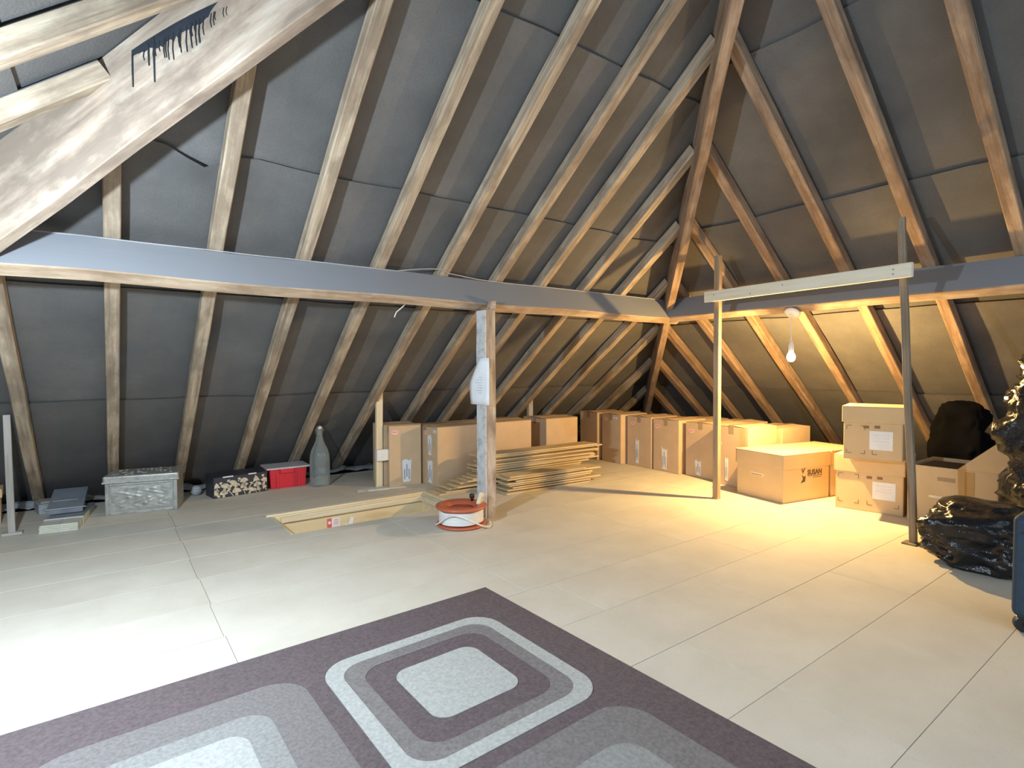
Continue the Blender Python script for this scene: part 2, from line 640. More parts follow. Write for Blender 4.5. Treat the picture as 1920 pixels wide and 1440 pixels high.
# ------------------------------------------------------------------ floor of chipboard panels with a hatch opening
HX0, HX1, HY0, HY1 = 0.935, 2.135, 3.605, 4.14
floor = bpy.data.objects.new('floor', None)
COL.objects.link(floor)
tag(floor, 'pale chipboard panels laid over the loft joists', None, None, 'structure')
sub = MB()
for (x0, x1, y0, y1) in ((-3.2, HX0, -2.2, 6.0), (HX1, 6.9, -2.2, 6.0), (HX0, HX1, -2.2, HY0), (HX0, HX1, HY1, 6.0)):
    sub.box(x0, x1, y0, y1, -0.034, -0.022)
obj('subfloor', sub, M['void'], floor)
PH, PLEN, TILT = 0.369, 1.215, math.radians(-1.2)
ct, st = math.cos(TILT), math.sin(TILT)


def clip_rect(x0, x1, y0, y1):
    """a panel minus the hatch, as rectangles"""
    if x1 <= HX0 or x0 >= HX1 or y1 <= HY0 or y0 >= HY1:
        return [(x0, x1, y0, y1)]
    out = []
    if x0 < HX0:
        out.append((x0, HX0, y0, y1))
    if x1 > HX1:
        out.append((HX1, x1, y0, y1))
    a, b = max(x0, HX0), min(x1, HX1)
    if y0 < HY0:
        out.append((a, b, y0, HY0))
    if y1 > HY1:
        out.append((a, b, HY1, y1))
    return out


rows = []
y = 0.545 - 4 * PH
k = 0
while y < 5.36:
    rows.append((k, y, min(y + PH, 5.42)))
    y += PH
    k += 1
for (k, y0, y1) in rows:
    first = 1.755 - PLEN * 4 + (0 if k % 4 in (1, 0) else PLEN * 0.5 if k % 4 == 2 else PLEN * 0.98)
    if y0 > 2.0:
        first = 0.36 - 3 * PLEN if k % 2 else 0.36 - 3 * PLEN + 0.006
    x = first
    while x < 6.2:
        x0, x1 = max(x, -2.6), min(x + PLEN, 6.2)
        x += PLEN
        if x1 - x0 < 0.1:
            continue
        g = 0.0010
        mb = MB()
        for (a, b, c, d) in clip_rect(x0 + g, x1 - g, y0 + g, y1 - g):
            if b - a < 0.02 or d - c < 0.02:
                continue
            mb.box(a, b, c, d, -0.02, random.uniform(-0.0008, 0.0))
        if mb.f:
            obj('floor_panel', mb, M['chipboard'], floor, bevel=0.0007, seg=1)

# insulation along the eaves
ins = MB()
nx, ny = 150, 7
for i in range(nx + 1):
    for j in range(ny + 1):
        xx = -2.0 + 8.2 * i / nx
        yy = 5.43 + 0.20 * j / ny
        h = 0.03 + 0.05 * noise.noise(Vector((xx * 7, yy * 7, 1))) + 0.04 * noise.noise(Vector((xx * 19, yy * 19, 4)))
        h = max(-0.018, h * (0.5 + 0.5 * math.sin(PI * (j + 0.6) / ny)))
        ins.v.append((xx, yy + 0.04 * noise.noise(Vector((xx * 5, 0, 2))), h))
for i in range(nx):
    for j in range(ny):
        ins.f.append((i * (ny + 1) + j, (i + 1) * (ny + 1) + j, (i + 1) * (ny + 1) + j + 1, i * (ny + 1) + j + 1))
tag(obj('loft_insulation', ins, M['insul'], smooth=True), 'grey lumpy insulation along the eaves behind the floor panels', 'insulation', None, 'stuff')

# ------------------------------------------------------------------ loft hatch
ht = thing('loft_hatch', 'open rectangular loft hatch lined with yellow pine boards in the floor', 'hatch', (HX0, HY0, 0))
hw, hd = HX1 - HX0, HY1 - HY0
LD = -0.32


def lining(name, x0, x1, y0, y1, z0, z1, m, b=0.002):
    return obj(name, MB().box(x0, x1, y0, y1, z0, z1), m, ht, bevel=b)


lining('lining_board', 0, hw, hd - 0.018, hd, LD, 0.0, M['ply'])
lining('lining_board', 0, hw, 0, 0.018, LD, -0.002, M['ply'])
lining('lining_board', 0, 0.018, 0.018, hd - 0.018, LD, -0.001, M['ply'])
lining('lining_board', hw - 0.018, hw, 0.018, hd - 0.018, LD, -0.001, M['ply'])
lining('stop_batten', 0.06, hw - 0.018, hd - 0.046, hd - 0.018, -0.052, -0.008, M['pine'], 0.008)
lining('stop_batten', hw - 0.046, hw - 0.018, 0.018, hd - 0.046, -0.052, -0.008, M['pine'], 0.008)
lining('edge_trim', -0.03, hw + 0.03, hd, hd + 0.03, -0.01, 0.012, M['pine'], 0.004)
lining('edge_trim', hw, hw + 0.035, 0.0, hd, -0.01, 0.012, M['pine'], 0.004)
lining('bottom_blocker', 0.018, hw - 0.018, 0.018, hd - 0.018, LD, LD + 0.02, M['plastic_white'])  # unseen panel, added to stop world light entering from below
br = lining('hinge_bracket', 0.018, 0.07, hd - 0.07, hd - 0.02, -0.09, -0.05, M['ply'], 0.004)
tag(br, 'small wooden corner block')
lb = lining('sticker', 0.39, 0.425, hd - 0.0195, hd - 0.018, -0.152, -0.078, M['red_sticker'], 0)
tag(lb, 'red and white maker sticker')
obj('sticker_text', MB().box(0.425, 0.49, hd - 0.0195, hd - 0.018, -0.148, -0.08).box(0.398, 0.418, hd - 0.0199, hd - 0.0195, -0.12, -0.10), M['white'], lb)
sk = MB()
for zz in (-0.096, -0.11, -0.124):
    sk.box(0.44, 0.475, hd - 0.0202, hd - 0.0195, zz, zz + 0.004)
obj('sticker_print', sk, M['red_sticker'], lb)
tg = MB()
tg.slab([(0.545, hd - 0.025, -0.148), (0.585, hd - 0.028, -0.148), (0.598, hd - 0.02, -0.10), (0.570, hd - 0.02, -0.088)], (0, -1, 0), 0.001)
tg.slab([(0.505, hd - 0.030, -0.150), (0.545, hd - 0.03, -0.150), (0.540, hd - 0.02, -0.135)], (0, -1, 0), 0.001)
tag(obj('paper_tag', tg, M['white'], ht), 'torn white paper tag')

# ------------------------------------------------------------------ rug
RA = math.radians(1.45)
rug = thing('rug', 'aubergine and grey rug with concentric rounded squares in the foreground', 'rug', (1.436, 2.153, 0), 0)
RU, RV = Vector((-math.cos(0.03), -math.sin(0.03))), Vector((math.sin(0.02), -math.cos(0.02)))


def ruv(u, v):
    p = RU * u + RV * v
    return (p.x, p.y)


def rsq(cu, cv, h, r, n=8):
    pts = []
    for (sx, sy, a0) in ((1, 1, 0), (-1, 1, 90), (-1, -1, 180), (1, -1, 270)):
        for i in range(n + 1):
            a = math.radians(a0 + 90 * i / n)
            pts.append(ruv(cu + sx * (h - r) + r * math.cos(a), cv + sy * (h - r) + r * math.sin(a)))
    return pts


def ring(cu, cv, h0, r0, h1, r1, z):
    a, b = rsq(cu, cv, h0, r0), rsq(cu, cv, h1, r1)
    n = len(a)
    vs = [(p[0], p[1], z) for p in a] + [(p[0], p[1], z) for p in b] + [(p[0], p[1], 0.008) for p in a] + [(p[0], p[1], 0.008) for p in b]
    fs = []
    for i in range(n):
        j = (i + 1) % n
        fs += [(i, j, n + j, n + i), (2 * n + j, 2 * n + i, 3 * n + i, 3 * n + j), (i, 2 * n + i, 2 * n + j, j), (n + i, n + j, 3 * n + j, 3 * n + i)]
    return MB().add(vs, fs)


RW = 2.57
base = MB().prism([ruv(0, 0), ruv(RW, 0), ruv(RW, 2.62), ruv(0, 2.62)], 0.0, 0.0125)
obj('pile_ground', base, M['rug_dark'], rug, bevel=0.004)
for iu in range(3):
    for iv in range(3):
        cu, cv = 0.52 + 0.77 * iu, 0.572 + 0.765 * iv
        if (iu + iv) % 2 == 0:
            obj('woven_ring', ring(cu, cv, 0.352, 0.11, 0.300, 0.085, 0.0150), M['rug_light'], rug)
            obj('woven_ring', ring(cu, cv, 0.300, 0.085, 0.245, 0.08, 0.0140), M['rug_mid'], rug)
            obj('woven_square', MB().prism(rsq(cu, cv, 0.162, 0.055), 0.008, 0.0150), M['rug_light'], rug)
        else:
            obj('woven_ring', ring(cu, cv, 0.355, 0.12, 0.225, 0.08, 0.0140), M['rug_mid'], rug)
            obj('woven_ring', ring(cu, cv, 0.225, 0.08, 0.150, 0.06, 0.0147), M['rug_grey'], rug)
            obj('woven_square', MB().prism(rsq(cu, cv, 0.150, 0.06), 0.008, 0.0154), M['rug_light'], rug)

# ------------------------------------------------------------------ posts, batten and struts
post = thing('old_post', 'stout old post with flaking whitewash holding up the long purlin', 'post', (2.163, 3.215, 0), math.radians(2))
timber('shaft', (0, 0, 0), (0, 0, 1.452), (0, 1, 0), 0.086, 0.108, M['old_post'], post, z_off=-0.054, seg=16, wob=0.010)
obj('notched_top', MB().add([(-0.008, -0.054, 1.45), (0.043, -0.054, 1.45), (0.043, -0.004, 1.45), (-0.008, -0.004, 1.45), (0.012, -0.054, 1.515), (0.043, -0.054, 1.518), (0.043, -0.008, 1.518), (0.012, -0.008, 1.515)],
    [(3, 2, 1, 0), (4, 5, 6, 7), (0, 1, 5, 4), (1, 2, 6, 5), (2, 3, 7, 6), (3, 0, 4, 7)]), M['old_post'], post)


def flake_layer():
    """old whitewash left in patches on the left face of the post"""
    m, nt, b = new_mat('flaking_whitewash')
    v = coords(nt, (1, 1, 1), rnd=False)
    f = tex_noise(nt, v, 16.0, 8, 0.7)
    c = ramp(nt, [(0.30, (0.30, 0.29, 0.27)), (0.50, (0.56, 0.565, 0.56)), (0.8, (0.68, 0.69, 0.69))], f)
    nt.links.new(c, b.inputs['Base Color'])
    b.inputs['Roughness'].default_value = 0.85
    bump(nt, b, f, 0.4, 0.004)
    return m


M['whitewash'] = flake_layer()
wl = MB()
nz = 22
for i in range(nz + 1):
    z = 0.004 + 1.445 * i / nz
    wig = noise.noise(Vector((0, 0, z * 4))) * 0.008
    wl.v += [(-0.0505, -0.053 + wig * 0.3, z), (-0.0505, 0.05 + wig, z), (-0.040, 0.05 + wig, z), (-0.040, -0.053 + wig * 0.3, z)]
for i in range(nz):
    for k in range(4):
        l = (k + 1) % 4
        wl.f.append((i * 4 + k, i * 4 + l, (i + 1) * 4 + l, (i + 1) * 4 + k))
wl.f += [(3, 2, 1, 0), (nz * 4, nz * 4 + 1, nz * 4 + 2, nz * 4 + 3)]
wl.f = [tuple(reversed(f)) for f in wl.f]
tag(obj('whitewash_layer', wl, M['whitewash'], post), 'patchy white flaking coat')

# paper hung on the post
pp = thing('paper_notice', 'creased white paper notice hung on the left side of the old post', 'paper', (2.108, 3.21, 0.95))
mb = MB()
outline = [(0.02, 0.168), (-0.100, 0.165), (-0.112, -0.155), (0.10, -0.150), (0.128, -0.01)]
grid = []
for i in range(9):
    v = i / 8
    z = -0.155 + 0.325 * v
    yl = -0.112 + 0.012 * v
    yr = 0.112 + 0.016 * min(1, v / 0.45) if v < 0.45 else 0.128 - (v - 0.45) / 0.55 * 0.125
    for k in range(7):
        u = k / 6
        bow = -0.012 * math.sin(PI * u) - 0.02 * max(0, u - 0.6) + 0.004 * math.sin(9 * z + 5 * u)
        mb.v.append((bow, yl + (yr - yl) * u, z))
for i in range(8):
    for k in range(6):
        mb.f.append((i * 7 + k, (i + 1) * 7 + k, (i + 1) * 7 + k + 1, i * 7 + k + 1))
sheet = obj('sheet', mb, M['white'], pp, smooth=True)
so = sheet.modifiers.new('thickness', 'SOLIDIFY')
so.thickness = 0.0015
tx = MB()
for i in range(7):
    z = 0.035 - 0.018 * i
    w = 0.035 + 0.02 * ((i * 7) % 3)
    tx.box(-0.0185, -0.0168, -0.035, -0.035 + w, z, z + 0.003)
obj('faint_print', tx, plain('faint_ink', (0.62, 0.64, 0.68), 0.7, var=0.03), pp)
obj('nail', MB().lathe([(0.0, 0), (0.003, 0.0), (0.003, 0.004)], 8), M['ink'], pp, loc=(-0.004, 0.0, 0.158))

# right-hand posts with the pale batten nailed across
p1 = thing('thin_post', 'slim brown timber post left of the hanging bulb, standing before the cartons', 'post', (3.922, 2.545, 0))
timber('shaft', (0, 0, 0), (0, 0, 1.93), (0, 1, 0), 0.044, 0.046, M['brown_post'], p1, z_off=-0.023, wob=0.006)
obj('foot_block', MB().box(-0.024, 0.024, -0.026, 0.026, 0, 0.012), M['brown_post'], p1, bevel=0.002)
p2 = thing('thin_post', 'slim grey weathered timber post right of the hanging bulb, beside the open carton', 'post', (3.842, 1.185, 0))
timber('shaft', (0, 0, 0), (-0.04, 0.075, 1.93), (0, 1, 0), 0.034, 0.036, M['grey_post'], p2, z_off=-0.018, wob=0.006)
obj('foot_plate', MB().box(-0.055, 0.03, -0.03, 0.045, 0, 0.008), M['grey_post'], p2, bevel=0.002)
bt = thing('cross_batten', 'pale planed batten nailed level across the two slim posts', 'batten', (3.87, 1.92, 1.61))
timber('board', (0.008, 0.71, 0.0), (-0.116, -0.735, 0.0), (0, 0, 1), 0.026, 0.083, M['planed'], bt, z_off=-0.0415, wob=0.002)
for (yy, zz) in ((0.62, 0.01), (0.05, 0.012), (-0.64, 0.012), (-0.64, -0.015), (0.3, -0.02)):
    obj('nail_head', MB().lathe([(0.0, 0), (0.005, 0), (0.005, 0.002), (0, 0.003)], 8), M['ink'], bt, loc=(-0.0665 + 0.0858 * yy, yy, zz)).rotation_euler = (0, -PI / 2, 0)

tp = thing('pine_post', 'thin new pine batten standing upright before the left cartons', 'post', (1.951, 4.62, 0))
timber('shaft', (0, 0, 0), (0.004, -0.012, 0.86), (0, 1, 0), 0.060, 0.030, M['pine'], tp, z_off=-0.015, wob=0.003)
sw = thing('wall_box', 'small square white switch box fixed on the thin pine batten', 'box', (1.964, 4.585, 0.285))
obj('case', MB().box(-0.056, 0.056, -0.028, 0.012, -0.05, 0.05), M['plastic_white'], sw, bevel=0.005)
obj('rocker', MB().box(-0.012, 0.012, -0.033, -0.026, -0.02, 0.02), M['plastic_white'], sw, bevel=0.002)
sp = thing('eaves_strut', 'grey upright strut at the far left, under the leftmost rafter', 'strut', (-0.487, 4.70, 0))
timber('shaft', (0, 0, 0), (-0.010, 0.0, 0.765), (0, 1, 0), 0.036, 0.03, M['grey_batten'], sp, z_off=-0.022)
obj('foot_block', MB().box(-0.05, 0.05, -0.03, 0.035, 0, 0.016), M['grey_batten'], sp, bevel=0.002)
sp2 = thing('eaves_strut', 'short pale strut behind the cartons near the dark corner', 'strut', (3.80, 4.79, 0))
timber('shaft', (0, 0, 0), (0, 0, 0.72), (0, 1, 0), 0.06, 0.04, M['grey_batten'], sp2, z_off=-0.02)
blk = thing('brick', 'dusty brick block on the floor at the foot of the leftmost rafter', 'brick', (-0.36, 5.30, 0), 0.2)
obj('block', MB().box(-0.055, 0.055, -0.10, 0.10, 0, 0.075), M['insul'], blk, bevel=0.006)
obj('mortar_crust', MB().box(-0.04, 0.035, -0.07, 0.06, 0.07, 0.088), M['grey_batten'], blk, bevel=0.006)

# ------------------------------------------------------------------ electric cable on the purlins and the edge highlight drawn as part of it
cb = []
for i in range(60):
    u = i / 59
    x = -0.3 + u * 4.55  # left of the real cable the tube imitates a pale edge highlight
    p = main_pt(x, ZP) + Vector((0, -CA, SA)) * 0.004
    p += Vector((0, -SA, -CA)) * (0.006 + 0.010 * abs(noise.noise(Vector((x * 2.2, 3, 0)))))
    if 1.55 < x < 2.2:
        q = math.sin(PI * (x - 1.55) / 0.65)
        p += Vector((0, -CA, SA)) * 0.055 * q * (1 if x < 1.9 else 0.5)
    cb.append(p)
cb += [Vector((4.36, 3.36, 1.62)), Vector((4.37, 3.27, 1.60))]
for i in range(12):
    yy = 3.2 - i * 0.08
    p = right_pt(yy, ZP2) + Vector((-SA, 0, -CA)) * (0.02 + 0.012 * math.sin(i))
    cb.append(p)
w = obj('electric_cable', MB().tube(cb, 0.0034, 6), M['cable_grey'], smooth=True)
tag(w, 'thin white electric cable on the long purlin, its left stretch painted in as an edge highlight', 'cable')
ce = [Vector((1.62, 3.345, 1.495)), Vector((1.60, 3.36, 1.46)), Vector((1.555, 3.37, 1.42)), Vector((1.54, 3.37, 1.385))]
tag(obj('loose_cable_end', MB().tube(ce, 0.004, 6), M['cable_white'], smooth=True), 'short white cable end dangling under the purlin left of the old post', 'cable')

# ------------------------------------------------------------------ hanging bulbs
def pendant(name, label, rose_pos, rose_n, bulb_pos, glow_mat):
    t = thing(name, label, 'lamp', rose_pos)
    n = Vector(rose_n).normalized()
    r = obj('ceiling_rose', MB().lathe([(0.0, 0), (0.056, 0), (0.058, 0.006), (0.053, 0.016), (0.03, 0.021), (0.012, 0.024), (0.008, 0.034), (0.0, 0.034)], 28), M['plastic_white'], t, smooth=True)
    r.rotation_euler = n.to_track_quat('Z', 'Y').to_euler()
    b = Vector(bulb_pos) - Vector(rose_pos)
    a = n * 0.03
    pts = [a, a + Vector((0, 0, -0.02)) + (b - a) * 0.1 * Vector((1, 1, 0)).length * 0, (a + b) / 2 + Vector((0, 0, 0.0)), b + Vector((0, 0, 0.10))]
    obj('flex', MB().tube(pts, 0.0035, 6), M['cable_white'], t, smooth=True)
    obj('bulb_holder', MB().lathe([(0.004, 0.125), (0.009, 0.12), (0.013, 0.10), (0.019, 0.085), (0.02, 0.045), (0.0165, 0.035), (0.0, 0.035)], 20), M['plastic_white'], t, smooth=True, loc=tuple(b))
    obj('bulb', MB().lathe([(0.0, -0.043), (0.013, -0.040), (0.024, -0.031), (0.030, -0.017), (0.031, -0.003), (0.027, 0.012), (0.019, 0.027), (0.014, 0.040)], 24), glow_mat, t, smooth=True, loc=tuple(b))
    return t


pendant('hanging_bulb', 'lit warm bare bulb hanging from a white rose on the right purlin', (4.225, 2.105, 1.466), (-SA, 0, -CA), WARM_POS, M['warm_glow'])
pendant('hanging_bulb', 'lit cold bare bulb hanging overhead at the left, just outside the frame', (-0.43, 1.87, 1.80), (S2, 0, -C2), COLD_POS, M['cold_glow'])

# ------------------------------------------------------------------ cardboard cartons
def quad_on(face, w, d, a0, a1, z0, z1, th=0.0012, lift=0.0004):
    """a thin patch on the 'left' (-X), 'front' (-Y) or 'right' (+X) face of a box whose local origin is its front-left corner"""
    if face == 'left':      # a runs from the front corner backwards
        return MB().box(-th - lift, -lift, a0, a1, z0, z1)
    if face == 'front':
        return MB().box(a0, a1, -th - lift, -lift, z0, z1)
    return MB().box(w + lift, w + lift + th, a0, a1, z0, z1)


def oval(face, ca, cz, ra, rz):
    n = 18
    pts = [(ca + ra * math.cos(2 * PI * i / n), cz + rz * math.sin(2 * PI * i / n) * (1.15 if math.sin(2 * PI * i / n) < 0 else 0.7)) for i in range(n)]
    mb = MB()
    if face == 'left':
        mb.slab([(-0.0018, p[0], p[1]) for p in reversed(pts)], (-1, 0, 0), 0.0012)
    else:
        mb.slab([(p[0], -0.0018, p[1]) for p in pts], (0, -1, 0), 0.0012)
    return mb


def label_patch(t, face, w, d, a0, a1, z0, z1, flip=0):
    if z1 - z0 > 0.1:
        rr = random.Random(int(a0 * 1000) + int(z1 * 1000))
        ts = (0.0, 0.3, 0.34, 0.7, 1.0)
        pts = [(a0 + 0.1 * (a1 - a0), z0), (a1 - 0.15 * (a1 - a0), z0 + 0.006)] + [(a1 - (a1 - a0) * q, z1 - rr.uniform(0, 0.16) * (z1 - z0)) for q in ts]
        mb0 = MB()
        if face == 'left':
            mb0.slab([(-0.0016, p[0], p[1]) for p in reversed(pts)], (-1, 0, 0), 0.0012)
        else:
            mb0.slab([(p[0], -0.0016, p[1]) for p in pts], (0, -1, 0), 0.0012)
    else:
        mb0 = quad_on(face, w, d, a0, a1, z0, z1)
    lb = obj('address_label', mb0, M['white'], t)
    tag(lb, 'white printed label')
    mb = MB()
    n = 3
    for i in range(n):
        s = a0 + (a1 - a0) * (0.2 + 0.24 * i)
        mb2 = quad_on(face, w, d, s, s + (a1 - a0) * 0.11, z0 + (z1 - z0) * (0.12 + 0.1 * (i % 2)), z0 + (z1 - z0) * (0.76 - 0.2 * ((i + 1) % 2)), 0.0006, 0.0017)
        mb.add(mb2.v, mb2.f)
    obj('label_print', mb, M['ink'], lb)
    return lb


def carton(label, x, y, rz, w, d, h, group, stickers=(), labels=(), tilt=0.006, z=0.0):
    """removal carton: origin at its front-left bottom corner; body, four top flaps and tape"""
    t = thing('removal_carton', label, 'carton', (x, y, z), math.radians(rz), group)
    th = 0.005
    b = MB()
    b.box(0, w, 0, d, 0, 0.006)
    b.box(0, w, 0, th, 0.006, h)
    b.box(0, w, d - th, d, 0.006, h)
    b.box(0, th, th, d - th, 0.006, h)
    b.box(w - th, w, th, d - th, 0.006, h)
    obj('body', b, M['card'], t, bevel=0.002, seg=1)
    e = random.uniform(0.002, tilt)
    g = 0.002
    for s in (0, 1):
        if s == 0:
            q = [(0, 0, h + 0.0005), (w, 0, h + 0.0005), (w, d / 2 - g, h + 0.004 + e), (0, d / 2 - g, h + 0.004 + e)]
        else:
            q = [(0, d / 2 + g, h + 0.005), (w, d / 2 + g, h + 0.005), (w, d, h + 0.0005), (0, d, h + 0.0005)]
        obj('top_flap', MB().slab(q, (0, 0, 1), -0.004), M['card'], t, bevel=0.001, seg=1)
    tp_ = MB().box(-0.001, w + 0.001, d / 2 - 0.025, d / 2 + 0.025, h + 0.009 + e * 0.6, h + 0.0105 + e)
    tp_.box(-0.0012, 0.0, d / 2 - 0.025, d / 2 + 0.025, h - 0.06, h + 0.0105 + e)
    obj('tape', tp_, M['tape'], t)
    for (face, a, zz) in stickers:
        s = obj('round_sticker', oval(face, a, zz, 0.034, 0.021), M['pink'], t)
        tag(s, 'red and pink oval sticker')
        mb = MB()
        for i in range(5):
            aa = a - 0.026 + i * 0.011
            hz = 0.007 + 0.004 * (i % 2)
            if face == 'left':
                mb.box(-0.0026, -0.0017, aa, aa + 0.006, zz - hz, zz + hz * 0.6)
            else:
                mb.box(aa, aa + 0.006, -0.0026, -0.0017, zz - hz, zz + hz * 0.6)
        obj('sticker_print', mb, M['red_sticker'], s)
    for (face, a0, a1, z0, z1) in labels:
        label_patch(t, face, w, d, a0, a1, z0, z1)
    return t


GL, GR = 'removal cartons against the left eaves', 'removal cartons in a row along the right eaves'
# left group
carton('tall brown carton at the left end of the left cartons, behind the pine batten', 1.995, 4.62, -3, 0.30, 0.27, 0.54, GL, (), ())
thin = carton('flat brown carton with red sticker and torn label, right of the pine batten', 2.016, 4.545, -11, 0.29, 0.065, 0.535, GL,
              (('front', 0.055, 0.485),), (('front', 0.115, 0.20, 0.03, 0.24),))
carA = carton('brown carton with long torn white labels on its narrow side, left of the old post', 2.345, 4.262, 3, 0.535, 0.43, 0.525, GL,
              (('left', 0.20, 0.475),), (('left', 0.10, 0.165, 0.27, 0.46), ('left', 0.085, 0.17, 0.02, 0.235), ('left', 0.018, 0.07, 0.475, 0.50)))
carton('brown carton directly behind the old post, its plain side lit orange', 2.885, 4.292, 1, 0.545, 0.43, 0.527, GL)
carton('brown carton behind the loose boards, at the right end of the left cartons', 3.655, 4.335, -2, 0.425, 0.40, 0.520, GL)
carton('brown carton hidden behind, its top flaps seen above the left cartons', 2.46, 4.73, 1, 0.40, 0.18, 0.49, GL)
carton('brown carton in the second row under the rafters, directly behind the old post', 2.90, 4.745, 0, 0.50, 0.18, 0.49, GL)
# right row, -X faces in view
carton('dark brown carton at the far corner end of the right row', 4.50, 4.44, -4, 0.40, 0.30, 0.535, GR)
carton('brown carton with a small white label, second from the dark corner', 4.50, 4.085, -4, 0.40, 0.30, 0.535, GR, (('left', 0.245, 0.48),), (('left', 0.06, 0.13, 0.485, 0.505),))
carton('brown carton with a tall white label, right of the loose boards', 4.535, 3.70, -4, 0.40, 0.345, 0.528, GR, (('left', 0.265, 0.46),), (('left', 0.175, 0.225, 0.03, 0.30),))
carton('brown carton with white label, between the tall-label and the low-label cartons', 4.515, 3.345, -4, 0.40, 0.33, 0.524, GR, (('left', 0.28, 0.455),), (('left', 0.15, 0.22, 0.02, 0.255),))
carton('brown carton with a low rounded white label, just left of the slim brown post', 4.515, 2.935, -6, 0.40, 0.36, 0.520, GR, (('left', 0.295, 0.44),), (('left', 0.17, 0.245, 0.02, 0.17),))
carton('brown carton at the near end of the right row, behind the archive box', 4.41, 2.56, -5, 0.40, 0.34, 0.525, GR, (('left', 0.30, 0.37),), (('left', 0.20, 0.235, 0.04, 0.26),))
carton('plain brown carton behind the near end of the right row', 4.90, 2.52, -5, 0.44, 0.36, 0.49, GR)
carton('plain brown carton in the second row, behind the low-label carton', 4.94, 2.93, -5, 0.40, 0.38, 0.50, GR)
carton('plain brown carton in the second row, behind the middle right cartons', 4.94, 3.35, -4, 0.40, 0.38, 0.50, GR)


# ------------------------------------------------------------------ archive boxes
def text_mesh(s, size, mat, parent, name, m4, ext=0.0005, off=0.0):
    cu = bpy.data.curves.new(name, 'FONT')
    cu.body = s
    cu.size = size
    cu.extrude = ext
    cu.offset = off
    cu.resolution_u = 3
    tmp = bpy.data.objects.new(name + '_tmp', cu)
    COL.objects.link(tmp)
    dg = bpy.context.evaluated_depsgraph_get()
    dg.update()
    me = bpy.data.meshes.new_from_object(tmp.evaluated_get(dg))
    bpy.data.objects.remove(tmp)
    me.materials.clear()
    me.materials.append(mat)
    o = bpy.data.objects.new(name, me)
    COL.objects.link(o)
    o.parent = parent
    o.matrix_local = m4
    return o


FRONT = Matrix(((1, 0, 0, 0), (0, 0, -1, 0), (0, 1, 0, 0), (0, 0, 0, 1)))         # text in the X-Z plane, facing -Y
LEFT = Matrix(((0, 0, -1, 0), (-1, 0, 0, 0), (0, 1, 0, 0), (0, 0, 0, 1)))          # text facing -X, reading towards -Y


def archive(label, x, y, rz, w, d, h, lid_h, z=0.0, group='archive boxes on the right', handle=None, ticks=None, paper=None):
    t = thing('archive_box', label, 'box', (x, y, z), math.radians(rz), group)
    th = 0.005
    b = MB()
    b.box(0, w, 0, d, 0, 0.006)
    b.box(0, w, 0, th, 0.006, h - 0.012)
    b.box(0, w, d - th, d, 0.006, h - 0.012)
    b.box(0, th, th, d - th, 0.006, h - 0.012)
    b.box(w - th, w, th, d - th, 0.006, h - 0.012)
    obj('body', b, M['card_pale'], t, bevel=0.002, seg=1)
    o = 0.010
    l = MB()
    l.box(-o, w + o, -o, d + o, h - 0.006, h)
    l.box(-o, w + o, -o, -o + th, h - lid_h, h - 0.006)
    l.box(-o, w + o, d + o - th, d + o, h - lid_h, h - 0.006)
    l.box(-o, -o + th, -o + th, d + o - th, h - lid_h, h - 0.006)
    l.box(w + o - th, w + o, -o + th, d + o - th, h - lid_h, h - 0.006)
    obj('lid', l, M['card_pale'], t, bevel=0.002, seg=1)
    if handle:
        a, zz = handle
        hh = obj('hand_hole', quad_on('left', w, d, a - 0.062, a + 0.062, zz - 0.012, zz + 0.012), plain('pale_hand_hole', (0.80, 0.68, 0.48), 0.7), t, bevel=0.0004)
        tag(hh, 'pale cut hand hole')
        obj('hole_flap', quad_on('left', w, d, a - 0.048, a + 0.055, zz - 0.008, zz + 0.001, 0.0008, 0.0018), M['card_in'], hh)
    if ticks:
        mb = MB()
        for (a0, z0, sa, sz) in ticks:
            for (p, q) in (((a0, a0 + sa * 0.028), (z0, z0 + 0.004)), ((a0, a0 + 0.004), (z0, z0 + sz * 0.028))):
                s_ = quad_on('left', w, d, min(p), max(p), min(q), max(q), 0.0008, 0.0004)
                mb.add(s_.v, s_.f)
        obj('corner_marks', mb, M['brownink'], t)
    if paper:
        a0, a1, z0, z1 = paper
        pk = obj('document_pocket', quad_on('left', w, d, a0, a1, z0, z1), M['white'], t)
        tag(pk, 'crumpled clear pocket with white paper')
        mb = MB()
        for i in range(3):
            zz = z0 + (z1 - z0) * (0.45 + 0.16 * i)
            s_ = quad_on('left', w, d, a0 + 0.02, a1 - 0.02 - 0.03 * (i % 2), zz, zz + 0.003, 0.0006, 0.0017)
            mb.add(s_.v, s_.f)
        obj('paper_print', mb, plain('pale_ink', (0.66, 0.66, 0.72), 0.6), pk)
        em = MB()
        for (aa, zz) in ((a1 + 0.02, z1 + 0.025), (a1 - 0.045, z1 + 0.028)):
            s_ = quad_on('left', w, d, aa - 0.017, aa + 0.017, zz - 0.010, zz + 0.010, 0.0006, 0.0004)
            em.add(s_.v, s_.f)
        obj('printed_emblems', em, M['brownink'], t)
    return t


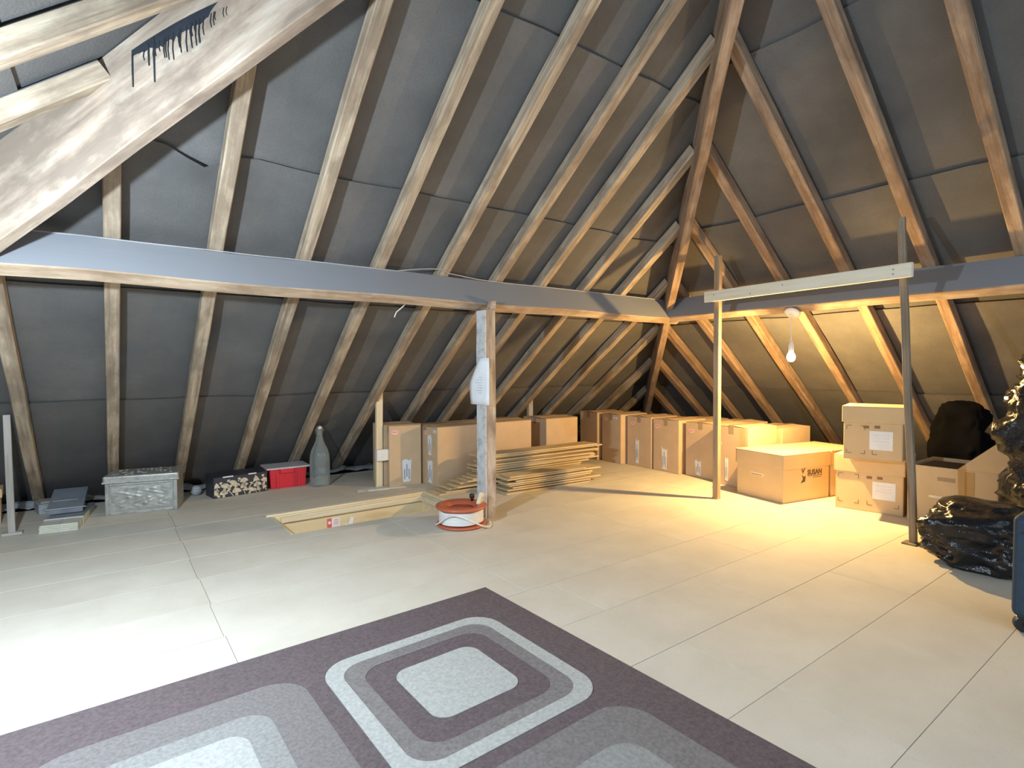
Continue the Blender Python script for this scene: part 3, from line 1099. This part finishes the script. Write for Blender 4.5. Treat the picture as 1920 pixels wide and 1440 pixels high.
s1 = archive('lidded archive box with SUSAN printed on its side, nearest the slim brown post', 4.167, 2.133, -11, 0.535, 0.44, 0.375, 0.115, handle=(0.24, 0.19))
text_mesh('SUSAN', 0.056, M['blackink'], s1, 'printed_name', Matrix.Translation((0.275, -0.0012, 0.200)) @ FRONT @ Matrix.Diagonal((1.0, 1, 1, 1)), off=0.0022)
ul = MB().box(0.277, 0.45, -0.0012, -0.0004, 0.188, 0.193).box(0.34, 0.445, -0.0012, -0.0004, 0.174, 0.178)
obj('printed_rule', ul, M['blackink'], s1)
lg = MB()
for poly in ([(0.205, 0.252), (0.222, 0.212), (0.255, 0.262), (0.244, 0.262), (0.224, 0.236), (0.214, 0.256)], [(0.210, 0.205), (0.224, 0.175), (0.198, 0.140), (0.250, 0.150), (0.255, 0.196), (0.235, 0.190)]):
    lg.slab([(a_, -0.0012, b_) for a_, b_ in poly], (0, -1, 0), 0.0008)
tag(obj('printed_emblem', lg, M['blackink'], s1), 'dark angular printed emblem')
archive('plain lidded archive box behind the one printed SUSAN', 4.718, 2.026, -11, 0.38, 0.42, 0.375, 0.115)
TK1 = [(0.40, 0.26, -1, -1), (0.40, 0.05, -1, 1), (0.27, 0.26, 1, -1), (0.27, 0.05, 1, 1), (0.215, 0.05, -1, 1), (0.025, 0.05, 1, 1)]
archive('wide lidded archive box with a white document pocket, lower of the two stacked boxes', 4.465, 1.44, 9.5, 0.42, 0.42, 0.40, 0.12, ticks=TK1, paper=(0.045, 0.185, 0.10, 0.225))
archive('lidded archive box with a white document pocket, upper of the two stacked boxes', 4.315, 1.40, 15, 0.33, 0.345, 0.375, 0.115, z=0.4005,
        ticks=[(0.325, 0.235, -1, -1), (0.325, 0.04, -1, 1), (0.215, 0.235, 1, -1), (0.215, 0.04, 1, 1), (0.17, 0.04, -1, 1)], paper=(0.055, 0.19, 0.075, 0.205))

# open carton with a raised flap
OX, OY = 4.42, 0.925
ob = thing('open_carton', 'open cardboard carton with one torn flap raised, behind the black bin bag', 'carton', (OX, OY, 0), 0)
OW, OD, OH, th = 0.50, 0.478, 0.385, 0.005
b = MB()
b.box(0, OW, 0, OD, 0, 0.006)
b.box(0, OW, 0, th, 0.006, OH)
b.box(0, OW, OD - th, OD, 0.006, OH)
b.box(0, th, th, OD - th, 0.006, OH)
b.box(OW - th, OW, th, OD - th, 0.006, OH)
obj('body', b, M['card_pale'], ob, bevel=0.002, seg=1)
fl = MB().slab([(0.0, 0.205, OH), (0.0, 0.0, OH), (-0.012, -0.075, OH + 0.10), (-0.020, -0.02, OH + 0.215)], (-1, 0, 0.1), 0.005)
obj('raised_flap', fl, M['card_pale'], ob)
obj('amber_tape', MB().box(-0.0014, -0.0004, 0.115, 0.165, 0.01, OH - 0.01), M['tape_orange'], ob)
hhole = obj('hand_hole', quad_on('left', OW, OD, 0.215, 0.31, 0.295, 0.32), M['card_in'], ob, bevel=0.0004)
obj('white_strip', quad_on('left', OW, OD, 0.235, 0.355, 0.178, 0.193), M['planed'], ob)
pw = obj('folded_paper', MB().box(0.22, 0.42, 0.10, 0.20, 0.33, 0.40), M['white'])
pw.location = (OX, OY, 0)
tag(pw, 'white folded papers standing inside the open carton', 'papers')
tag(obj('book_block', MB().box(0.05, 0.42, 0.23, 0.45, 0.012, 0.37), plain('dark_cover', (0.05, 0.042, 0.04), 0.6), None, bevel=0.004), 'dark boxed item inside the open carton', 'box').location = (OX, OY, 0)
# another carton to its right
archive('cardboard box at the right edge between the open carton and the tall bag', 4.47, 0.56, 0, 0.38, 0.31, 0.36, 0.11)

# ------------------------------------------------------------------ stack of loose boards
BW, BT = 0.19, 0.013


def board(x0, x1, yc, z, rz, label, group, w=BW):
    L = x1 - x0
    t = tag(obj('loose_board', MB().box(-L / 2, L / 2, -w / 2, w / 2, 0, BT), M['board_face'], None, bevel=0.0015, seg=1), label, 'board', group)
    t.location = ((x0 + x1) / 2, yc, z)
    t.rotation_euler = (0, 0, rz)
    return t


GB = 'loose boards piled behind the old post'
zz = 0.0
NB = 18
for i in range(NB):
    if i < 8:
        x0 = 2.20 + 0.05 * i + random.uniform(-0.01, 0.01)
    else:
        x0 = 2.60 + random.uniform(-0.06, 0.12)
    x1 = 3.80 + random.uniform(-0.10, 0.08) + (0.16 if i > 8 else 0)
    if i == 0:
        lbl = 'lowest loose board of the back pile, its left end reaching nearest the hatch'
    elif i == NB - 1:
        lbl = 'topmost loose board of the pile behind the old post'
    else:
        lbl = 'thin loose wooden board in the middle of the taller back pile'
    board(x0, x1, 4.045 + random.uniform(-0.025, 0.02) - 0.03 * (i / NB), zz, random.uniform(-0.035, 0.01), lbl, GB)
    zz += BT + random.choice((0.0015, 0.003, 0.006))
zz = 0.0
NF = 8
for i in range(NF):
    x0 = 2.66 + random.uniform(-0.02, 0.05) + (0.08 if i in (2, 5) else 0)
    x1 = 3.66 + random.uniform(-0.16, 0.07)
    if i == 0:
        lbl = 'lowest loose board of the low front pile, right of the old post'
    elif i == NF - 1:
        lbl = 'topmost loose board of the low front pile, right of the old post'
    else:
        lbl = 'thin loose wooden board in the middle of the low front pile'
    board(x0, x1, 3.745 + random.uniform(-0.02, 0.02), zz, -0.05 + random.uniform(-0.03, 0.03), lbl, GB)
    zz += BT + random.choice((0.0015, 0.004, 0.009))

# ------------------------------------------------------------------ cable reel by the post
rl = thing('cable_reel', 'terracotta cable reel wound with white cable at the foot of the old post', 'cable reel', (1.912, 3.155, 0))
obj('base_flange', MB().lathe([(0.0, 0.0), (0.150, 0.0), (0.166, 0.006), (0.166, 0.014), (0.150, 0.018), (0.0, 0.018)], 40), M['reel'], rl, smooth=True)
obj('drum', MB().lathe([(0.095, 0.018), (0.095, 0.115)], 32), M['reel'], rl, smooth=True)
obj('top_flange', MB().lathe([(0.095, 0.108), (0.150, 0.112), (0.170, 0.122), (0.172, 0.134), (0.150, 0.140), (0.105, 0.132), (0.085, 0.112), (0.075, 0.085), (0.0, 0.082), (0.0, 0.074), (0.085, 0.078)], 40), M['reel'], rl, smooth=True)
wind = []
for i in range(9 * 36):
    a = 2 * PI * i / 36
    k = i / 36
    wind.append((0.146 * math.cos(a) + 0.004 * math.sin(3 * a), 0.146 * math.sin(a) + 0.004 * math.cos(5 * a), 0.026 + 0.009 * k))
obj('wound_cable', MB().tube(wind, 0.0052, 6), M['cable_white'], rl, smooth=True)
loop = []
for i in range(48):
    a = 2 * PI * i / 48 - 0.6
    r = 0.182 + 0.030 * math.cos(a + 1.1) + 0.012 * math.sin(3 * a)
    r = min(r, 0.19) if -0.6 < (a + 0.2) % (2 * PI) < 1.6 else r
    loop.append((r * math.cos(a), r * math.sin(a), 0.008 + 0.10 * max(0, math.sin(a - 2.4)) ** 3))
obj('loose_loop', MB().tube(loop, 0.0055, 6), M['cable_white'], rl, smooth=True)
obj('winding_knob', MB().lathe([(0.010, 0.13), (0.010, 0.15), (0.017, 0.155), (0.019, 0.175), (0.014, 0.182), (0.0, 0.182)], 16), M['black_plastic'], rl, smooth=True, loc=(0.115, 0.045, 0))
pl = obj('plug', MB().box(-0.022, 0.022, -0.013, 0.013, -0.042, 0.042), M['cream'], rl, bevel=0.006, loc=(0.125, -0.045, 0.165))
pl.rotation_euler = (0.15, 0.35, 0.5)
tag(pl, 'cream plug resting on the rim')
pins = MB()
for (a, c) in ((-0.010, -0.03), (0.010, -0.03), (0, 0.012)):
    pins.box(a - 0.003, a + 0.003, -0.026, -0.012, c - 0.004, c + 0.004)
obj('plug_pins', pins, plain('brass_pins', (0.6, 0.5, 0.3), 0.3, metal=1.0), pl)

# paper strips on the floor
fp = thing('paper_strip', 'long white paper strip lying flat between the pine batten and the hatch', 'paper', (1.93, 4.50, 0.0), math.radians(-10))
obj('sheet', MB().slab([(-0.22, -0.035, 0.003), (0.20, -0.02, 0.002), (0.21, 0.02, 0.002), (-0.21, 0.03, 0.006)], (0, 0, 1), 0.0015), M['white'], fp)
obj('dark_print', MB().box(-0.17, 0.06, -0.012, -0.004, 0.0055, 0.0065), M['ink'], fp)
obj('crease_fold', MB().slab([(-0.13, -0.05, 0.003), (0.05, -0.045, 0.003), (0.05, -0.03, 0.010), (-0.13, -0.03, 0.010)], (0, -0.4, 1), 0.001), M['white'], fp)

# ------------------------------------------------------------------ things along the left eaves
# embossed tin chest
ch = thing('tin_chest', 'embossed silvery tin chest with a hinged lid, left eaves', 'chest', (-0.008, 4.889, 0), math.radians(-13.6))
cw, cd, chh = 0.447, 0.29, 0.225
obj('body', MB().box(0, cw, 0, cd, 0, chh), M['chest'], ch, bevel=0.006)
nx, nz = 46, 24
em = MB()
for i in range(nx + 1):
    for j in range(nz + 1):
        u, v = i / nx, j / nz
        x, z = 0.035 + (cw - 0.07) * u, 0.025 + (chh - 0.045) * v
        q = noise.noise(Vector((x * 28, z * 28, 3))) + 0.6 * noise.noise(Vector((x * 55, z * 55, 8))) + 0.5 * math.sin(70 * (x + 0.4 * math.sin(22 * z)))
        e = min(1, 8 * min(u, 1 - u, v, 1 - v))
        em.v.append((x, -0.001 - 0.006 * max(0, q) * e, z))
for i in range(nx):
    for j in range(nz):
        a = i * (nz + 1) + j
        em.f.append((a, a + nz + 1, a + nz + 2, a + 1))
tag(obj('embossed_panel', em, M['chest'], ch, smooth=True), 'rough raised relief panel')
fr = MB()
for (a, b_, c, d_) in ((0.0, 0.024, 0, chh), (cw - 0.024, cw, 0, chh), (0.024, cw - 0.024, 0, 0.02), (0.024, cw - 0.024, chh - 0.016, chh)):
    fr.box(a, b_, -0.008, -0.0005, c, d_)
obj('front_border', fr, M['chest'], ch, bevel=0.003)
obj('lid', MB().box(-0.012, cw + 0.012, -0.018, cd + 0.008, chh + 0.001, chh + 0.058), M['chest'], ch, bevel=0.012, seg=3)
lr = MB()
for i in range(40):
    x = 0.02 + (cw - 0.04) * random.random()
    yy = 0.02 + (cd - 0.05) * random.random()
    lr.lathe([(0.013, 0), (0.010, 0.004), (0.0, 0.0055)], 7, (x, yy, chh + 0.0575))
obj('lid_relief', lr, M['chest'], ch, smooth=True)
obj('lid_rim', MB().box(-0.016, cw + 0.016, -0.022, -0.014, chh + 0.004, chh + 0.018), M['chest'], ch, bevel=0.003)

# mushroom-print box
mu = thing('patterned_box', 'long black gift box printed with cream mushrooms, left of the red crate', 'box', (0.695, 4.979, 0), math.radians(8.9))
mw, md, mh = 0.425, 0.20, 0.165
obj('body', MB().box(0, mw, 0, md, 0, mh), M['mush_black'], mu, bevel=0.003)
ld = obj('lid_top', MB().slab([(0, 0, mh), (mw, 0, mh), (mw, md, mh + 0.012), (0, md, mh + 0.012)], (0, 0, 1), -0.004), M['mush_black'], mu, bevel=0.001)
mp_ = MB()


def mushroom(x, z, s, a, kind):
    ca, sa = math.cos(a), math.sin(a)

    def tr(p):
        return (x + s * (p[0] * ca - p[1] * sa), z + s * (p[0] * sa + p[1] * ca))
    if kind == 0:
        cap = [(-0.5, 0.1), (-0.42, 0.32), (-0.2, 0.5), (0.05, 0.55), (0.3, 0.44), (0.47, 0.25), (0.5, 0.08), (0.1, 0.0), (-0.25, 0.0)]
        stem = [(-0.13, -0.02), (0.12, -0.02), (0.16, -0.5), (0.0, -0.58), (-0.17, -0.5)]
    elif kind == 1:
        cap = [(-0.35, 0.0), (-0.2, 0.35), (0.0, 0.65), (0.2, 0.35), (0.35, 0.0), (0.0, 0.08)]
        stem = [(-0.05, 0.03), (0.06, 0.03), (0.09, -0.6), (-0.02, -0.6)]
    else:
        cap = [(-0.3, 0.25), (0.0, 0.42), (0.3, 0.28), (0.1, 0.2)]
        stem = [(-0.04, 0.24), (0.06, 0.24), (0.05, -0.5), (-0.05, -0.5)]
    for poly in (cap, stem):
        q = [tr(p) for p in poly]
        q = [(max(0.004, min(mw - 0.004, a_)), max(0.003, min(mh - 0.004, b_))) for a_, b_ in q]
        area = sum(q[i][0] * q[(i + 1) % len(q)][1] - q[(i + 1) % len(q)][0] * q[i][1] for i in range(len(q)))
        if area < 0:
            q.reverse()
        mp_.slab([(a_, -0.0012, b_) for a_, b_ in q], (0, -1, 0), 0.0008)


for (x, z, s, a, kd) in ((0.025, 0.08, 0.055, 0.1, 1), (0.085, 0.075, 0.055, -0.3, 0), (0.14, 0.095, 0.055, -0.9, 0), (0.175, 0.078, 0.055, -0.8, 2), (0.235, 0.105, 0.05, 0.1, 0), (0.24, 0.065, 0.05, 0.5, 0),
                         (0.285, 0.072, 0.05, -0.5, 2), (0.335, 0.095, 0.065, 0.15, 1), (0.345, 0.055, 0.05, 0.2, 0), (0.40, 0.085, 0.05, -0.3, 0), (0.02, 0.035, 0.05, 0.7, 0), (0.075, 0.022, 0.05, 0, 0),
                         (0.125, 0.032, 0.065, 0.6, 2), (0.175, 0.025, 0.055, 0, 0), (0.235, 0.025, 0.045, 0.2, 2), (0.285, 0.022, 0.045, -0.4, 0), (0.325, 0.018, 0.035, 0.3, 1), (0.36, 0.016, 0.035, 0, 2), (0.405, 0.03, 0.045, 0.4, 1), (0.055, 0.115, 0.02, 0.2, 0), (0.115, 0.128, 0.02, 0.6, 0), (0.195, 0.132, 0.022, -0.4, 0), (0.39, 0.135, 0.02, 0.3, 0)):
    mushroom(x, z, s * 1.35, a, kd)
obj('mushroom_print', mp_, M['mush_print'], mu)
obj('lid_highlight', MB().box(0.07, 0.15, -0.002, 0.012, mh - 0.003, mh + 0.0055), M['white'], mu)  # both white strips are painted highlights along the lid edge
obj('lid_highlight', MB().box(0.27, 0.335, -0.002, 0.012, mh - 0.003, mh + 0.0055), M['white'], mu)

# red crate with cloudy lid
rc = thing('storage_crate', 'red plastic storage crate with a cloudy clip lid, beside the glass bottle', 'crate', (1.142, 5.075, 0), math.radians(-1.2))
rw, rd, rh = 0.312, 0.235, 0.17
t_ = 0.012
b = MB()
b.box(0, rw, 0, rd, 0, 0.008, 0)
for (x0, x1, y0, y1) in ((0, rw, 0, 0.006), (0, rw, rd - 0.006, rd), (0, 0.006, 0.006, rd - 0.006), (rw - 0.006, rw, 0.006, rd - 0.006)):
    b.box(x0, x1, y0, y1, 0.008, rh)
b.v = [(rw / 2 + (x - rw / 2) * (0.93 + 0.07 * z / rh), rd / 2 + (yy - rd / 2) * (0.93 + 0.07 * z / rh), z) for (x, yy, z) in b.v]
obj('tub', b, M['red_plastic'], rc, bevel=0.003)
rb = MB()
for x in (0.055, 0.235):
    rb.box(x, x + 0.022, -0.004, 0.012, 0.004, rh - 0.03)
obj('moulded_rib', rb, M['red_plastic'], rc, bevel=0.003)
obj('clip_handle', MB().box(0.085, 0.20, -0.020, 0.004, rh - 0.038, rh + 0.008), M['red_plastic'], rc, bevel=0.006, seg=3)
ldm = MB().prism([(-0.028, -0.022), (0.085, -0.024), (0.20, -0.024), (rw + 0.028, -0.022), (rw + 0.028, rd + 0.02), (-0.028, rd + 0.02)], rh + 0.001, rh + 0.016)
obj('clip_lid', ldm, M['lid'], rc, bevel=0.004)

# large glass bottle with a swing stopper
bo = thing('glass_bottle', 'tall clear glass bottle with wire swing stopper beside the red crate', 'bottle', (1.545, 4.985, 0))
prof = [(0.0, 0.004), (0.070, 0.0), (0.083, 0.006), (0.086, 0.03), (0.086, 0.24), (0.083, 0.28), (0.070, 0.325), (0.048, 0.37), (0.032, 0.41), (0.027, 0.45), (0.026, 0.49), (0.030, 0.495), (0.030, 0.508), (0.024, 0.512)]
obj('glass_body', MB().lathe(prof, 36), M['glass'], bo, smooth=True)
obj('stopper', MB().lathe([(0.0, 0.505), (0.020, 0.507), (0.022, 0.520), (0.016, 0.533), (0.006, 0.540), (0.0, 0.541)], 18), M['plastic_white'], bo, smooth=True)
wr = MB().tube([(0.031, 0, 0.465), (0.036, 0, 0.50), (0.022, 0, 0.53), (0.0, 0, 0.538), (-0.022, 0, 0.53), (-0.036, 0, 0.50), (-0.031, 0, 0.465)], 0.0022, 6)
wr.tube([(0.029 * math.cos(2 * PI * i / 20), 0.029 * math.sin(2 * PI * i / 20), 0.462) for i in range(20)], 0.0022, 6, True)
obj('wire_clasp', wr, plain('steel_wire', (0.6, 0.6, 0.62), 0.3, metal=1.0), bo, smooth=True)

# round pale ball at the eaves
ba = thing('ball', 'small pale ball at the eaves, left of the mushroom-print box', 'ball', (0.60, 5.22, 0))
obj('ball_body', MB().lathe([(0.0, 0.0)] + [(0.042 * math.sin(PI * i / 12), 0.042 - 0.042 * math.cos(PI * i / 12)) for i in range(1, 12)] + [(0.0, 0.084)], 20), M['insul'], ba, smooth=True)

# flat packs at the far left
fk = thing('flat_pack', 'flat wrapped pack of pale boards lying at the far left', 'pack', (-0.352, 4.595, 0), math.radians(-8))
for i in range(4):
    obj('board', MB().box(0.0 + 0.002 * (i % 2), 0.20, 0.002 * i, 0.60, 0.0125 * i, 0.0125 * i + 0.012), M['bundle'], fk, bevel=0.001, seg=1)
obj('dark_cover', MB().box(0.0, 0.2, 0.17, 0.60, 0.0505, 0.056), M['slate'], fk, bevel=0.002)
st_ = MB()
st_.box(-0.003, 0.203, 0.145, 0.158, 0.051, 0.0575)
st_.box(-0.004, -0.0005, 0.145, 0.158, 0.001, 0.0575).box(0.2025, 0.2055, 0.145, 0.158, 0.001, 0.0575)
obj('strap', st_, M['bundle_strap'], fk, bevel=0.001)
obj('strap', MB().box(0.098, 0.106, -0.003, 0.14, 0.0505, 0.0525).box(0.098, 0.106, -0.003, -0.0005, 0.001, 0.0505), M['bundle_strap'], fk)
fk2 = thing('flat_pack', 'dark slate-coloured pack resting behind the pale boards at the far left', 'pack', (-0.325, 4.99, 0.0895), math.radians(-4))
fk2.rotation_euler = (math.radians(13), 0, math.radians(-4))
obj('board', MB().box(0.0, 0.20, -0.13, 0.25, 0.0, 0.026), M['slate'], fk2, bevel=0.003)
obj('strap', MB().box(-0.002, 0.217, -0.11, -0.10, 0.0262, 0.028), M['bundle_strap'], fk2)
obj('tape_strip', MB().box(0.02, 0.16, 0.03, 0.035, 0.0262, 0.0275), M['bundle_strap'], fk2)

# carton cut by the left edge of the frame
cl = archive('pale lidded box cut off by the left edge of the photo', -0.86, 5.04, 4, 0.28, 0.17, 0.24, 0.06, group='boxes at the far left')


# ------------------------------------------------------------------ bin bags, suitcase and the bag at the bottom right
def bag(name, label, loc, rx, ry, rz_, seed, knot=None, nu=64, nv=44, flat=0.16, mat='bag'):
    t = thing(name, label, 'bag', loc)
    mb = MB()
    for j in range(nv + 1):
        ph = PI * j / nv
        for i in range(nu):
            a = 2 * PI * i / nu
            d = Vector((math.sin(ph) * math.cos(a), math.sin(ph) * math.sin(a), -math.cos(ph)))
            q = d * 1.0
            q = Vector((d.x * rx, d.y * ry, d.z * rz_ * 0.6)) * 3.6
            n1 = noise.noise(q * 1.6 + Vector((seed, 0, 0)))
            n2 = abs(noise.noise(q * 3.4 + Vector((0, seed, 0))))
            n3 = abs(noise.noise(Vector((q.x * 5 + q.z * 4, q.y * 6 - q.z * 3, q.z * 5 + q.x * 3)) + Vector((0, 0, seed))))
            n4 = abs(noise.noise(Vector((q.x * 12 - q.z * 7, q.y * 13 + q.z * 6, q.z * 10)) + Vector((seed, seed, 0))))
            s = 1 + 0.20 * n1 - 0.20 * n2 - 0.12 * n3 - 0.05 * n4
            sg = lambda v: math.copysign(abs(v) ** 0.62, v)
            z = max(-1 + flat, d.z * (1 + 0.12 * n1 - 0.1 * n2)) + 1 - flat
            mb.v.append((rx * sg(d.x) * s, ry * sg(d.y) * s, rz_ * z / (2 - flat)))
    for j in range(nv):
        for i in range(nu):
            k = (i + 1) % nu
            mb.f.append((j * nu + i, j * nu + k, (j + 1) * nu + k, (j + 1) * nu + i))
    obj('plastic_sack', mb, M[mat], t, smooth=True)
    if knot:
        x, y_, z = knot
        kb = MB()
        n = 14
        prof = [(0.045, -0.03), (0.020, 0.0), (0.018, 0.02), (0.040, 0.05), (0.055, 0.085), (0.050, 0.10)]
        for (r, h) in prof:
            for i in range(n):
                a = 2 * PI * i / n
                rr = r * (1 + 0.35 * math.sin(5 * a + h * 30))
                kb.v.append((x + rr * math.cos(a), y_ + rr * math.sin(a), z + h))
        for j in range(len(prof) - 1):
            for i in range(n):
                k = (i + 1) % n
                kb.f.append((j * n + i, j * n + k, (j + 1) * n + k, (j + 1) * n + i))
        kb.f.append(tuple(range((len(prof) - 1) * n, len(prof) * n)))
        obj('tied_neck', kb, M['bag'], t, smooth=True)
    return t


bag('bin_bag', 'low crumpled black bin bag on the floor before the open carton', (3.74, 0.83, 0), 0.27, 0.28, 0.335, 3.3, nu=90, nv=60)
bag('bin_bag', 'tall shiny black bin bag standing at the right edge behind the suitcase', (4.22, 0.485, 0), 0.22, 0.42, 1.32, 8.1, knot=(0.0, 0.0, 1.26), nu=80, nv=70)
bag('bin_bag', 'dull black lump behind the open carton and the stacked archive boxes', (5.22, 1.31, 0), 0.19, 0.22, 0.78, 5.7, mat='black_lump')  # unidentified black shape, built with the bag mesh in plain matte black

sc = thing('suitcase', 'navy wheeled suitcase at the right edge before the bin bags', 'suitcase', (2.85, 0.32, 0), math.radians(0))
obj('shell', MB().box(0.0, 0.26, -0.20, 0.235, 0.065, 0.47), M['navy'], sc, bevel=0.03, seg=4)
obj('front_pocket', MB().box(0.02, 0.25, -0.19, 0.205, 0.42, 0.60), M['purple'], sc, bevel=0.03, seg=4)
obj('zip', MB().box(-0.003, 0.0, -0.17, 0.205, 0.40, 0.407), M['black_plastic'], sc)
obj('carry_handle', MB().tube([(0.13, -0.06, 0.595), (0.13, -0.05, 0.63), (0.13, 0.05, 0.63), (0.13, 0.06, 0.595)], 0.009, 8), M['black_plastic'], sc, smooth=True)
for (x, yy) in ((0.05, 0.20), (0.225, 0.20), (0.035, -0.17), (0.225, -0.17)):
    o_ = obj('wheel', MB().lathe([(0.010, -0.012), (0.030, -0.012), (0.035, -0.008), (0.035, 0.008), (0.030, 0.012), (0.010, 0.012), (0.010, -0.012)], 24), M['black_plastic'], sc, smooth=False, loc=(x, yy, 0.035))
    o_.rotation_euler = (0, PI / 2, 0.5)
    hub = MB().lathe([(0.0, -0.010), (0.010, -0.010), (0.010, 0.010), (0.0, 0.010)], 12)
    for k in range(5):
        a = 2 * PI * k / 5
        hub.tube([(0, 0, 0.0125), (0.028 * math.cos(a), 0.028 * math.sin(a), 0.0125)], 0.0022, 4)
    obj('hub', hub, M['ink'], o_)
    obj('wheel_fork', MB().box(x - 0.02, x + 0.02, yy - 0.02, yy + 0.02, 0.05, 0.085), M['black_plastic'], sc, bevel=0.006)

gb = thing('holdall', 'grey-blue fabric holdall with a dark strap at the bottom right corner', 'bag', (2.035, 0.185, 0), math.radians(-38))
obj('body', MB().box(-0.02, 0.30, -0.25, 0.13, 0.0, 0.17), M['greyblue'], gb, bevel=0.045, seg=4)
obj('dark_strap', MB().tube([(0.02, 0.125, 0.03), (0.015, 0.12, 0.12), (0.02, 0.09, 0.19), (0.05, 0.03, 0.235), (0.09, -0.06, 0.225), (0.1, -0.1, 0.16)], 0.012, 8), M['navy'], gb, smooth=True)
